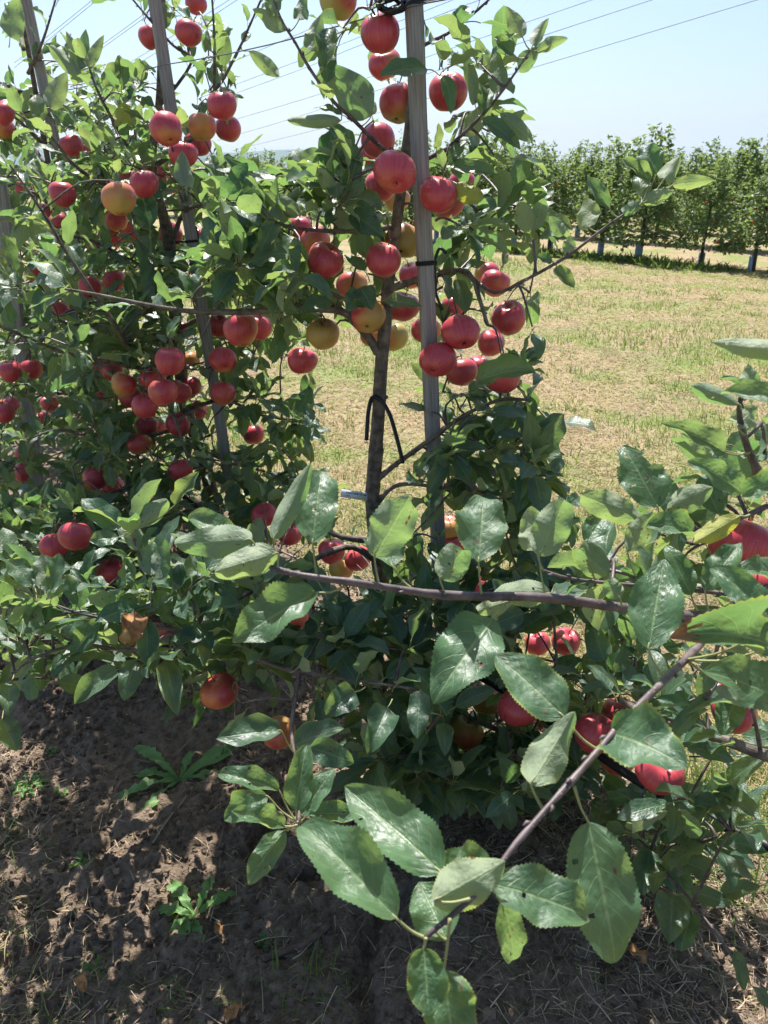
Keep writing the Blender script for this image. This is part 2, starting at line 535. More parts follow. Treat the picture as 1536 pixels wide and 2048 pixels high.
def tinted(name, stops, rough=0.7, trans=0.0, tcol=None, spec=0.3):
    """Colour from the tint attribute through stops [(pos, rgb)...]."""
    t = NT(name)
    ti = t.n('ShaderNodeAttribute', attribute_name='tint').outputs[2]
    c = None
    c = stops[0][1]
    for i in range(1, len(stops)):
        c = t.mix(t.ramp(ti, stops[i - 1][0], stops[i][0], smooth=False), c, stops[i][1])
    p = bsdf(t, c, rough, spec)
    if trans:
        tr = t.n('ShaderNodeBsdfTranslucent', {'Color': t.mix(0.5, c, tcol)}).outputs[0]
        p = t.n('ShaderNodeMixShader', {0: trans, 1: p, 2: tr}).outputs[0]
    return t.done(p)


M_GRASS = tinted('grass_blades', [(0.0, (0.085, 0.165, 0.03)), (0.35, (0.17, 0.235, 0.055)), (0.6, (0.36, 0.29, 0.12)), (0.8, (0.43, 0.32, 0.20)), (1.0, (0.27, 0.185, 0.125))], 0.6, 0.35, (0.4, 0.5, 0.08))
M_STRAW = tinted('dry_straw', [(0.0, (0.20, 0.145, 0.095)), (0.5, (0.36, 0.27, 0.17)), (1.0, (0.55, 0.44, 0.29))], 0.65)
M_CLOD = tinted('soil_clod', [(0.0, (0.095, 0.068, 0.048)), (0.6, (0.175, 0.13, 0.093)), (1.0, (0.28, 0.21, 0.15))], 0.95, spec=0.1)
M_WEED = leaf_material('weed_leaf', (0.085, 0.20, 0.05), (0.13, 0.27, 0.07), (0.20, 0.32, 0.14), (0.24, 0.36, 0.17), (0.25, 0.48, 0.08), (0.38, 0.56, 0.12), False)
M_FARLEAF = tinted('far_apple_leaves', [(0.0, (0.065, 0.115, 0.048)), (0.5, (0.10, 0.165, 0.062)), (1.0, (0.21, 0.245, 0.10))], 0.55, 0.40, (0.40, 0.55, 0.10), 0.6)
M_FARBARK = simple('far_bark', (0.075, 0.06, 0.05), 0.85)
M_FARAPPLE = tinted('far_apple_skin', [(0.0, (0.42, 0.05, 0.04)), (1.0, (0.55, 0.28, 0.08))], 0.35)
M_HILL = simple('wooded_hill', (0.045, 0.075, 0.04), 0.9, 0.1, 0.004, 0.35)
M_DEADLEAF = simple('dead_leaf', (0.30, 0.15, 0.06), 0.7, 0.2, 90.0, 0.4)
M_STICK = simple('dead_wood', (0.14, 0.10, 0.075), 0.85, 0.2, 40.0, 0.4, 0.5)

# ================================================================== SETTING: ground, hills
def axis(lo, hi, step, far):
    c = list(np.arange(lo, hi + 1e-6, step))
    s = step; a = lo
    left = []
    while a > -far:
        s = min(s * 1.22, 900); a -= s; left.append(a)
    s = step; b = hi
    right = []
    while b < far:
        s = min(s * 1.22, 900); b += s; right.append(b)
    return np.array(left[::-1] + c + right)


GX = axis(-1.75, 1.30, 0.0075, 4600)
GY = axis(0.75, 3.0, 0.0075, 4600)
xx, yy = np.meshgrid(GX, GY)
zz = ground_z(xx, yy)
nx, ny = len(GX), len(GY)
idx = np.arange(nx * ny).reshape(ny, nx)
gq = np.stack([idx[:-1, :-1], idx[:-1, 1:], idx[1:, 1:], idx[1:, :-1]], -1).reshape(-1, 4)
ground = link('ground', quads_mesh('ground', np.stack([xx, yy, zz], -1).reshape(-1, 3), gq, None, None, [M_GROUND]))
tag(ground, kind='structure')

mb = MB()
N = 90
rows = []
for j in range(7):
    v = j / 6
    for i in range(N + 1):
        x = -3400 + 6000 * i / N
        crest = 104 + 26 * math.sin(x / 900 + 0.6) + 12 * math.sin(x / 310) + 5 * math.sin(x / 90)
        crest *= 1 / (1 + math.exp((x - 300) / 230)) * 0.93 + 0.07
        z = -2 + crest * math.sin(math.pi * v)
        rows.append((x, 3300 + 900 * v, z))
q = [(j * (N + 1) + i, j * (N + 1) + i + 1, (j + 1) * (N + 1) + i + 1, (j + 1) * (N + 1) + i) for j in range(6) for i in range(N)]
mb.add(rows, q)
tag(mb.build('hills', M_HILL), kind='structure')

# ================================================================== far orchard
def far_tree_mesh(seed):
    r = np.random.default_rng(seed)
    n = 3300
    H = 1.72 + 0.2 * r.random()
    # a few limbs with leaf clouds round them: uneven outline, gaps
    cl = []
    for k in range(34):
        z = 0.36 + (H - 0.41) * r.random() ** 0.95
        rad = (0.72 - 0.24 * (z / H)) * (0.35 + 0.65 * r.random())
        th = r.random() * 2 * math.pi
        cl.append((rad * math.cos(th), rad * math.sin(th), z, 0.11 + 0.12 * r.random()))
    for k in range(14):
        x, y = (r.random(2) - 0.5) * 0.8
        top = H + (0.08 + 0.62 * r.random() ** 2)
        for z in np.arange(H - 0.35, top, 0.05):
            cl.append((x + 0.04 * r.normal(), y + 0.04 * r.normal(), z, 0.035))
    cl = np.array(cl)
    wgt = cl[:, 3] ** 1.6
    pick = r.choice(len(cl), n, p=wgt / wgt.sum())
    P = cl[pick, :3] + r.normal(size=(n, 3)) * cl[pick, 3:4] * np.array([0.75, 0.75, 0.7])
    P[:, 2] = np.maximum(P[:, 2], 0.3 + 0.2 * r.random(n))
    d = r.normal(size=(n, 3)); d[:, 2] = d[:, 2] * 0.6 - 0.15
    d /= np.linalg.norm(d, axis=1)[:, None]
    up = np.array([0, 0, 1.0]) + r.normal(size=(n, 3)) * 0.7
    s = np.cross(d, up); s /= np.linalg.norm(s, axis=1)[:, None] + 1e-9
    L = 0.085 + 0.03 * r.random((n, 1)); W = L * 0.27
    nn = np.cross(s, d)
    V = np.stack([P, P + d * L * 0.45 + s * W + nn * 0.008, P + d * L, P + d * L * 0.45 - s * W + nn * 0.008], 1).reshape(-1, 3)
    Q = np.arange(n * 4).reshape(-1, 4)
    tint = np.repeat(np.clip(0.45 + 0.25 * r.normal(size=n) + 0.10 * (P[:, 2] - 1.2), 0, 1), 4)
    crown = quads_mesh('far_crown', V, Q, None, tint, [M_FARLEAF], None, False)
    m = MB()
    m.tube([(0, 0, -0.05), (0.02, 0, 0.5), (-0.02, 0.02, 1.2), (0.0, 0, H)], [0.045, 0.036, 0.026, 0.01], 6)
    for k in range(12):
        c_ = cl[k]
        z0 = max(0.45, c_[2] - 0.2)
        m.tube([(0, 0, z0), (c_[0] * 0.5, c_[1] * 0.5, (z0 + c_[2]) / 2 + 0.04), tuple(c_[:3])], [0.016, 0.011, 0.005], 4, cap=False)
    trunk = m.data('far_trunk', [M_FARBARK])
    # apples: a cube blown up to a ball, three rings
    m = MB()
    for k in range(16):
        p = cl[r.integers(0, 34), :3] + r.normal(size=3) * 0.10
        rr = 0.036
        ring = [(math.cos(a) * s_, math.sin(a) * s_, h_) for h_, s_ in ((-0.9, 0.35), (-0.35, 0.93), (0.35, 0.95), (0.85, 0.4)) for a in np.arange(6) * math.pi / 3]
        V = np.array(ring) * rr + p
        Q = [(b * 6 + i, b * 6 + (i + 1) % 6, b * 6 + 6 + (i + 1) % 6, b * 6 + 6 + i) for b in range(3) for i in range(6)]
        Q += [(18, 19, 20, 21), (18, 21, 22, 23), (3, 2, 1, 0), (5, 4, 3, 0)]
        m.add(V, Q, None, float(r.random() ** 1.5))
    ap = m.data('far_fruit', [M_FARAPPLE])
    return crown, trunk, ap


FARV = [far_tree_mesh(100 + k) for k in range(6)]
gm = MB()
ring = [(math.cos(a), math.sin(a)) for a in np.arange(8) * math.pi / 4]
V = [(x * 0.070, y * 0.070, z) for z in (0.0, 0.30) for x, y in ring] + [(x * 0.064, y * 0.064, z) for z in (0.30, 0.0) for x, y in ring]
Q = [(b * 8 + i, b * 8 + (i + 1) % 8, b * 8 + 8 + (i + 1) % 8, b * 8 + 8 + i) for b in range(3) for i in range(8)]
gm.add(V, Q)
GUARD = gm.data('far_guard', [M_GUARD], True)

FAR0 = Vector((5.3, 14.3, 0))
special = {
    3: 'apple tree in far row with tallest leafy shoot standing above its crown',
    2: 'apple tree at far row end beside the tallest shoot, dark trunk showing',
    1: 'second last apple tree of far row towards the picture edge',
    0: 'apple tree of far row cut by the picture edge',
    4: 'apple tree in far row with reddish fruit on a bare middle',
    5: 'apple tree in far row behind the long leafy twig tip',
}
count = 0
for row in range(5):
    n_tr = (66, 62, 58, 46, 40)[row]
    for i in range(n_tr):
        s_ = (i - 2.2) * (1.0 + 0.012 * i if row < 3 else 1.35) + RD.uniform(-0.12, 0.12)
        p = FAR0 + ROWD * s_ - ROWN * (3.6 * row + RD.uniform(-0.1, 0.1))
        px, py, dd = proj(p + Vector((0, 0, 1.6)))
        if px < -420 or px > 1950:
            continue
        va = FARV[(i * 5 + row * 2 + RD.randrange(2)) % 6]
        e = link('far_apple_tree', None, None, p)
        e.rotation_euler = (RD.uniform(-0.03, 0.03), RD.uniform(-0.03, 0.03), RD.uniform(0, 6.28))
        sc_ = RD.uniform(0.86, 1.02) * (0.95 if i > 2 else 0.86) * (1.0, 0.97, 0.93, 0.9, 0.88)[row] * (1.12 if (row == 0 and i == 3) else 1.0)
        e.scale = (sc_ * 1.02, sc_ * 1.02, sc_ * RD.uniform(0.94, 1.05) * (1.0 if s_ < 7 else max(0.86, 1.0 - 0.012 * (s_ - 7))))
        c_ = link('crown', va[0], e); c_['kind'] = 'stuff'
        link('trunk', va[1], e)
        if row < 3:
            f_ = link('apples', va[2], e); f_['kind'] = 'stuff'
        if row < 2 and RD.random() < (0.8 if row == 0 else 0.55):
            g_ = link('trunk_guard', GUARD, e)
            g_.location = (RD.uniform(-0.05, 0.05), RD.uniform(-0.05, 0.05), 0)
        lab = ('densely leaved apple tree in first row beyond the mown alley', 'apple tree in second row beyond the mown alley',
               'apple tree glimpsed in third row beyond the alley', 'apple tree top glimpsed far behind the third row',
               'apple tree top glimpsed in the deepest orchard row')[row]
        g = ('first row of far apple trees', 'second row of far apple trees', 'third row of far apple trees',
             'fourth row of far apple trees', 'fifth row of far apple trees')[row]
        if row == 0 and i in special:
            lab = special[i]
        tag(e, lab, 'apple tree', g)
        count += 1

# a band of distant orchard in front of the hills: one mass nobody could count
r = np.random.default_rng(5)
n = 26000
x = r.uniform(-95, 70, n); y = r.uniform(48, 150, n)
rowid = np.round(y / 6.0) * 6.0
y = rowid + r.normal(size=n) * 0.5
z = np.abs(r.random(n)) ** 0.8 * (1.35 + 0.5 * vnoise(x * 0.8, rowid, 4))
P = np.stack([x, y, z], 1)
d = r.normal(size=(n, 3)); d /= np.linalg.norm(d, axis=1)[:, None]
s = np.cross(d, r.normal(size=(n, 3))); s /= np.linalg.norm(s, axis=1)[:, None]
L = 0.38
V = np.stack([P, P + d * L * 0.5 + s * L * 0.3, P + d * L, P + d * L * 0.5 - s * L * 0.3], 1).reshape(-1, 3)
o = link('orchard_foliage', quads_mesh('orchard_foliage', V, np.arange(n * 4).reshape(-1, 4), None, np.repeat(np.clip(0.5 + 0.22 * r.normal(size=n), 0, 1), 4), [M_FARLEAF], None, False))
tag(o, 'distant green orchard rows merging below the blue hills', 'orchard', kind='stuff')

# ================================================================== overhead power lines
def wire(pts, label, H0, rad=0.035):
    P = []
    R_ = []
    for (px, py, H) in pts:
        dr = CXV * ((px - 768) / FPX) + CUV * ((1024 - py) / FPX) + CFV
        tt = (H - CAM.z) / max(dr.z, 0.012)
        P.append(CAM + dr * tt)
    # extend both ways along the wire
    P = [P[0] + (P[0] - P[1]) * 0.8] + P + [P[-1] + (P[-1] - P[-2]) * 0.9]
    pp, _ = smooth_path(P, [1] * len(P), 6)
    m = MB()
    m.tube(pp, [rad * (0.6 + (p - CAM).length / 260.0) for p in pp], 4, cap=False)
    tag(m.build('power_line', M_WIRE), label, 'power line', 'overhead power lines')


wire([(510, 290, 16), (650, 255, 15.2), (958, 167, 14.6), (1513, 0, 15)], 'lowest overhead wire crossing the open sky beside the wooden stake', 15)
wire([(479, 268, 18), (575, 240, 17.4), (938, 120, 16.8), (1303, 0, 17)], 'second lowest overhead wire crossing the open sky', 17)
wire([(474, 238, 20), (640, 188, 19), (928, 88, 18.6), (1183, 0, 19)], 'third lowest overhead wire crossing the open sky', 19)
wire([(484, 182, 20), (604, 138, 19.5), (719, 91, 19.4), (985, -10, 20)], 'overhead wire passing behind the topmost apples of the staked tree', 20)
wire([(466, 171, 21), (615, 115, 20.4), (760, 58, 20.4), (905, 0, 21)], 'overhead wire just above the one behind the topmost apples', 21)
wire([(474, 120, 22), (573, 78, 22), (760, 0, 22.5)], 'overhead wire crossing the steel trellis wire left of the tallest twig', 22)
wire([(227, 156, 22), (281, 125, 22), (474, 0, 22)], 'lower of two overhead wires behind the second stake top', 22)
wire([(215, 150, 23), (275, 116, 23), (458, 0, 23)], 'upper of two overhead wires behind the second stake top', 23)
wire([(195, 103, 22), (266, 52, 22), (338, 0, 22)], 'lower overhead wire of the pair left of the second stake', 22)
wire([(198, 94, 23), (260, 49, 23), (325, 0, 23)], 'upper overhead wire of the pair left of the second stake', 23)
wire([(83, 91, 22), (194, 0, 22)], 'lower overhead wire of the pair beside the slim pale stake', 22)
wire([(82, 83, 23), (185, 0, 23)], 'upper overhead wire of the pair beside the slim pale stake', 23)

# ================================================================== stakes, trellis wire, hose
def stake(p_top, p_low, width, label, up=0.25, thick=0.9):
    """A square, chamfered wooden stake driven into the ground; p_top and p_low are two points of its axis."""
    a = p_top; b = p_low
    dn = (b - a).normalized()
    tz = (a.z - (gz(b.x, b.y) - 0.10)) / -dn.z
    foot = a + dn * tz
    top = a - dn * up
    L = (top - foot).length
    m = MB()
    w = width / 2; th = w * thick; ch = w * 0.30
    prof = [(-w, -th + ch), (-w + ch, -th), (w - ch, -th), (w, -th + ch), (w, th - ch), (w - ch, th), (-w + ch, th), (-w, th - ch)]
    V = []; Q = []
    K = 14
    for k in range(K + 1):
        z = L * k / K
        jx = 0.0012 * math.sin(k * 1.7); jy = 0.0012 * math.cos(k * 2.3)
        f = 1.0 - (0.12 if k == K else 0)
        for x, y in prof:
            V.append((x * f + jx, y * f + jy, z))
    for k in range(K):
        for i in range(8):
            Q.append((k * 8 + i, k * 8 + (i + 1) % 8, k * 8 + 8 + (i + 1) % 8, k * 8 + 8 + i))
    Q += [(K * 8 + 0, K * 8 + 1, K * 8 + 2, K * 8 + 3), (K * 8 + 0, K * 8 + 3, K * 8 + 4, K * 8 + 7), (K * 8 + 7, K * 8 + 4, K * 8 + 5, K * 8 + 6)]
    m.add(V, Q)
    o = m.build('wooden_stake', M_STAKE, None, False)
    z = (top - foot).normalized()
    x = Vector((1, 0.25, 0)); x = (x - z * x.dot(z)).normalized()
    y = z.cross(x)
    M = Matrix((x, y, z)).transposed().to_4x4()
    M.translation = foot
    o.matrix_world = M
    tag(o, label, 'stake', 'wooden tree stakes along the row')
    return foot, top, x, y, z


S0 = stake(at(826, 0, 1.485), at(866, 870, 1.80), 0.0325, 'weathered grey square wooden stake bound to the nearest apple tree')
S1 = stake(at(308, 0, 2.26), at(458, 960, 2.72), 0.038, 'weathered wooden stake leaning beside the second apple tree, black bands on it')
S2 = stake(at(52, 0, 3.0), at(93, 200, 3.15), 0.040, 'pale wooden stake standing against the sky left of the second stake')
S3 = stake(at(-6, 330, 2.75), at(12, 470, 2.85), 0.052, 'thick wooden stake cut by the picture edge among leaves', up=0.02)
m = MB()
pts = [ROW0 + ROWD * (s_) + Vector((-0.02, -0.03, 1.79 - 0.012 * math.sin(math.pi * ((s_ / 1.14) % 1.0)))) for s_ in np.arange(-1.4, 9.0, 0.19)]
m.tube(pts, 0.0016, 5)
tag(m.build('trellis_wire', M_WIRE), 'thin steel trellis wire stretched along the tree row against the sky', 'wire')

m = MB()
hose = [(640, 1180, 2.16), (708, 1214, 2.10), (775, 1238, 2.05), (834, 1279, 1.98), (960, 1352, 1.84), (1130, 1462, 1.66), (1250, 1545, 1.54), (1340, 1598, 1.46), (1440, 1648, 1.40), (1536, 1692, 1.34), (1680, 1765, 1.24)]
hp = [at(*q) for q in hose]
hp = [hp[0] + ROWD * 1.0 + Vector((0, 0, 0.01)), hp[0] + ROWD * 0.5 - Vector((0, 0, 0.01))] + hp
pp, rr = smooth_path(hp, [0.0095] * len(hp), 4)
m.tube(pp, rr, 8)
pp2 = [p + Vector((0.012, 0.016, -0.004 + 0.004 * math.sin(i))) for i, p in enumerate(pp)]
tag(m.build('irrigation_hose', M_BLACK), 'black drip irrigation hose running low along the tree row', 'hose')

# ================================================================== leaves
def leaf_geo(nu, nv, wid, fold=0.3, droop=0.5, wave=0.15, twist=0.0, tip=0.0, serr=0.0, pet=0.30, petc=0.10, ph=0.0, petn=4, peak=0.60, pucker=0.0, cl=0.0, cr=0.0):
    """Apple leaf, length 1 along +Y, upper side +Z, with its petiole behind the origin."""
    us = np.linspace(0, 1, nu + 1)
    sh = us ** peak * (1 - us) ** 0.84
    sh /= sh.max()
    sh[0] = 0.04; sh[-1] = 0.012
    sh = sh * (1 + 0.045 * np.sin(us * 9 + ph * 3))
    th = -(droop * us ** 1.2 + tip * np.clip(us - 0.62, 0, 1) ** 1.5 * 4) + droop * 0.35
    dy = np.cos(th); dz = np.sin(th)
    cy = np.concatenate([[0], np.cumsum((dy[1:] + dy[:-1]) / 2)]) / nu
    cz = np.concatenate([[0], np.cumsum((dz[1:] + dz[:-1]) / 2)]) / nu
    V = []; U = []
    for i, u in enumerate(us):
        for j in range(nv + 1):
            v = -1 + 2 * j / nv
            h = wid / 2 * sh[i]
            if serr and (j == 0 or j == nv) and 0 < i < nu:
                h *= 1 + serr * (1 if i % 2 else -1)
            f = fold * (0.75 + 0.25 * math.cos(u * 3 + ph))
            x = v * h * math.cos(f * abs(v) ** 0.3)
            z = abs(v) * h * math.sin(f) * (0.7 + 0.3 * abs(v))
            z += wave * (abs(v) ** 1.8) * h * math.sin(2 * math.pi * (2.3 * u) + ph + (1.7 if v > 0 else 0.0)) * 1.2
            z += wave * 0.5 * h * math.sin(2 * math.pi * (1.1 * u) + ph * 2) * v
            z += (cl if v < 0 else cr) * abs(v) ** 3 * h * (0.6 + 0.4 * math.sin(u * 4 + ph))
            if pucker:
                s_ = (u * 9 - 2.0 * abs(v) ** 1.25 + (0.45 if v > 0 else 0)) % 1.0
                z += pucker * math.sin(math.pi * s_) * (1 - abs(v) ** 3) * sh[i] * min(1, abs(v) * 5)
            a = twist * (u - 0.4)
            x, z = x * math.cos(a) - z * math.sin(a), x * math.sin(a) + z * math.cos(a)
            V.append((x, cy[i] - dz[i] * z, cz[i] + dy[i] * z))
            U.append((0.5 + 0.5 * v, u))
    Q = []
    for i in range(nu):
        for j in range(nv):
            a = i * (nv + 1) + j
            Q.append((a, a + 1, a + nv + 2, a + nv + 1))
    mi = [0] * len(Q)
    if pet > 0:
        b0 = len(V)
        K = 3
        for k in range(K + 1):
            tt = k / K
            y = -pet * (1 - tt)
            z = -petc * (1 - tt) ** 2
            rr = 0.017 - 0.005 * tt
            for q_ in range(petn):
                an = 2 * math.pi * q_ / petn + 0.785
                V.append((rr * math.cos(an), y, z + rr * math.sin(an)))
                U.append((0.5, 0.0))
        for k in range(K):
            for q_ in range(petn):
                q2 = (q_ + 1) % petn
                Q.append((b0 + k * petn + q_, b0 + k * petn + q2, b0 + (k + 1) * petn + q2, b0 + (k + 1) * petn + q_))
                mi.append(1)
    return np.array(V), np.array(Q), np.array(U), np.array(mi)


LEAFV = []
for k in range(16):
    q = RD.random
    LEAFV.append(leaf_geo(10, 4, 0.43 + 0.13 * q(), 0.10 + 0.50 * q(), 0.1 + 0.9 * q(), 0.05 + 0.16 * q(), -0.35 + 0.7 * q(), -0.3 + 0.7 * q(), 0, 0.26 + 0.10 * q(), 0.06 + 0.1 * q(), 6.28 * q(), 3, cl=-0.2 + 0.5 * q(), cr=-0.2 + 0.5 * q()))
LEAFM = [quads_mesh('leaf', V, Q, U, np.full(len(V), 0.0), [M_LEAF, M_PETIOLE], mi) for V, Q, U, mi in LEAFV]


def frame(d, n):
    d = d.normalized()
    n = n - d * n.dot(d)
    if n.length < 1e-4:
        n = Vector((1, 0, 0)) - d * d.x
    n.normalize()
    x = d.cross(n)
    return x, d, n


class Tree:
    def __init__(s, loc, label, group='apple trees in the staked row'):
        s.e = link('apple_tree', None, None, loc)
        s.loc = Vector(loc)
        tag(s.e, label, 'apple tree', group)
        s.leaves = []          # (origin, x, y, z, scale, variant)
        s.skel = []            # sample points of the woody frame
        s.twigs = MB()
        s.clear = []

    def add_part(s, o):
        o.parent = s.e
        o.matrix_parent_inverse = Matrix.Translation(-s.loc)
        return o

    def branch(s, pts, r0, r1, name='branch', mat=None, n=7, world=False, step=4, reg=True):
        P = [Vector(p) for p in pts] if world else [at(*p) for p in pts]
        K = len(P)
        pp, rr = smooth_path(P, [r0 + (r1 - r0) * k / (K - 1) for k in range(K)], step)
        rr = [x * (1 + 0.10 * (RD.random() - 0.5)) for x in rr]
        m = MB()
        if r0 < 0.011:
            rr = [x * (1.16 if (i % 5 == 2) else 1.0) for i, x in enumerate(rr)]
        m.tube(pp, rr, n, wob=0.12)
        if r0 < 0.011:
            for i in range(2, len(pp) - 1, 2):
                a_ = (pp[i + 1] - pp[i - 1]).normalized()
                sd = a_.cross(Vector((RD.gauss(0, 1), RD.gauss(0, 1), RD.gauss(0, 1)))).normalized()
                b0 = pp[i] + sd * rr[i] * 0.7
                m.tube([b0, b0 + sd * 0.0022 + a_ * 0.0018, b0 + sd * 0.0030 + a_ * 0.0060], [0.0019, 0.0021, 0.0005], 5)
        s.add_part(m.build(name, mat or (M_TWIG if r0 < 0.006 else M_BARK)))
        if reg:
            s.skel += pp
        return pp

    def leaf(s, node, d, L, roll=0.0, up=None, var=None):
        """A leaf whose petiole springs from node, pointing along d."""
        k = RD.randrange(16) if var is None else var
        x, y, z = frame(d, up or Vector((0, 0, 1)))
        if roll:
            c_, s_ = math.cos(roll), math.sin(roll)
            x, z = x * c_ + z * s_, z * c_ - x * s_
        s.leaves.append((node + y * (0.29 * L), x, y, z, L, k))

    def rosette(s, p, a, n=6, L=0.078, spread=1.0):
        a = a.normalized()
        t1 = a.cross(Vector((0.3, 0.2, 1))).normalized()
        t2 = a.cross(t1)
        ph = RD.uniform(0, 6.28)
        for k in range(n):
            th = ph + k * 2.4 + RD.uniform(-0.3, 0.3)
            al = RD.uniform(0.55, 1.35) * spread
            d = a * math.cos(al) + (t1 * math.cos(th) + t2 * math.sin(th)) * math.sin(al)
            d += Vector((0, 0, RD.uniform(-0.45, 0.25)))
            upv = Vector((RD.gauss(0, 0.32), RD.gauss(0, 0.32) , 1.0)) + a * 0.35
            s.leaf(p + a * (0.012 * RD.uniform(-1, 1)), d, L * RD.uniform(0.62, 1.18), RD.gauss(0, 0.38), upv)

    def shoot_leaves(s, pp, t0=0.1, t1=1.0, gap=0.026, L=0.086, ang=0.95):
        """Leaves set alternately along a woody path."""
        acc = 0; k = RD.randrange(10)
        n = len(pp)
        for i in range(1, n):
            seg = (pp[i] - pp[i - 1])
            acc += seg.length
            f = i / (n - 1)
            if f < t0 or f > t1:
                continue
            while acc > gap:
                acc -= gap
                k += 1
                a = seg.normalized()
                t1_ = a.cross(Vector((0.2, 0.1, 1))).normalized(); t2_ = a.cross(t1_)
                th = k * 2.4 + RD.uniform(-0.4, 0.4)
                al = ang * RD.uniform(0.7, 1.25)
                d = a * math.cos(al) + (t1_ * math.cos(th) + t2_ * math.sin(th)) * math.sin(al)
                d += Vector((0, 0, RD.uniform(-0.25, 0.25)))
                s.leaf(pp[i - 1].lerp(pp[i], RD.random()), d, L * RD.uniform(0.6, 1.15), RD.gauss(0, 0.35), Vector((RD.gauss(0, 0.3), RD.gauss(0, 0.3), 1)) + a * 0.5)
        s.rosette(pp[-1], (pp[-1] - pp[-2]), 4, L * 0.95, 0.75)

    def nearest(s, p):
        return min(s.skel, key=lambda q: (q - p).length_squared + (0.05 if q.z > p.z + 0.25 else 0))

    def spur(s, p, n=6, L=0.078):
        """A leaf rosette at p on a thin twig from the nearest wood."""
        gx, gy, gd = proj(p)
        for (x0, y0, x1, y1, dn, pr) in GAPS:
            if x0 - 10 < gx < x1 + 10 and y0 - 10 < gy < y1 + 10 and gd < dn and pr > 0.6:
                return None
        for (ax, ay, ar, ad, pr) in CLEAR:
            if gd < ad and (gx - ax) ** 2 + (gy - ay) ** 2 < (ar * 1.1) ** 2 and pr > 0.9:
                return None
        q = s.nearest(p)
        v = p - q
        if v.length > 0.42:
            return None
        mid = q + v * 0.5 + Vector((RD.gauss(0, 0.02), RD.gauss(0, 0.02), 0.03 + RD.gauss(0, 0.02))) * min(1, v.length * 4)
        pp, rr = smooth_path([q, mid, p], [0.0034, 0.0026, 0.0019], 3)
        s.twigs.tube(pp, rr, 4, cap=False)
        a = (p - mid)
        a = a + Vector((0, 0, 0.25 * a.length + 0.01))
        s.rosette(p, a, n, L)
        if v.length > 0.22:
            s.rosette(pp[3], (pp[4] - pp[2]), max(2, n - 3), L * 0.9)
        return pp

    def fill(s, x0, y0, x1, y1, d0, d1, n, L=0.086, k=6, reg=True):
        L = L * (0.98 if s.loc.y > 2.2 else 1.04)
        for _ in range(int(n * (1.25 if s.loc.y > 2.2 else 1.05) + 0.5)):
            p = at(RD.uniform(x0, x1), RD.uniform(y0, y1), RD.uniform(d0, d1))
            if p.z < 0.12: p.z = 0.12 + 0.1 * RD.random()
            pp = s.spur(p, RD.choice((k - 1, k, k, k + 1)), L)
            if reg and pp: s.skel.append(p)

    def finish(s, most=300):
        """The leaves that show largest become parts, the rest one mass."""
        keep = []
        for lf in s.leaves:
            o, x, y, z, L, k = lf
            c_ = o + y * (0.5 * L)
            px, py, d = proj(c_)
            drop = False
            for (ax, ay, ar, ad, pr) in CLEAR:
                if d < ad + 0.02 and d > 0.3:
                    for q_ in (0.1, 0.5, 0.9):
                        qx, qy, _ = proj(o + y * (q_ * L))
                        if (qx - ax) ** 2 + (qy - ay) ** 2 < (ar + (0.06 * L * FPX / d if pr > 0.9 else 0.0)) ** 2:
                            drop = True
                            break
                    if drop:
                        if RD.random() < pr: break
                        drop = False
            for (x0, y0, x1, y1, dn, pr) in GAPS:
                if not drop and x0 < px < x1 and y0 < py < y1 and d < dn and RD.random() < pr:
                    drop = True
            if c_.z < 0.03: drop = True
            if drop: continue
            inside = -40 < px < 1576 and -40 < py < 2088 and d > 0.2
            keep.append((-(L / max(d, 0.3)) if inside else 1.0, len(keep), lf))
        keep.sort(key=lambda q: (q[0], q[1]))
        for _, _, (o, x, y, z, L, k) in keep[:most]:
            M = Matrix((x, y, z)).transposed().to_4x4()
            M = Matrix.Translation(o - s.loc) @ M @ Matrix.Scale(L, 4)
            ob = link('leaf', LEAFM[k], s.e)
            ob.matrix_local = M
        rest = keep[most:]
        if rest:
            mb_ = MB()
            for _, _, (o, x, y, z, L, k) in rest:
                V, Q, U, mi = LEAFV[k]
                Mx = np.array([tuple(x), tuple(y), tuple(z)]) * L
                mb_.add(V @ Mx + np.array(tuple(o - s.loc)), Q, U, RD.random(), mi)
            f = mb_.build('foliage', [M_LEAF, M_PETIOLE], s.e)
            f['kind'] = 'stuff'
        if s.twigs.n:
            tw = s.add_part(s.twigs.build('twigs', M_TWIG))
            tw['kind'] = 'stuff'
        return len(keep)


CLEAR = []      # (px, py, radius px, depth, probability): nothing grows in front of these fruits
GAPS = []       # (x0, y0, x1, y1, nearer than, probability): openings in the crowns


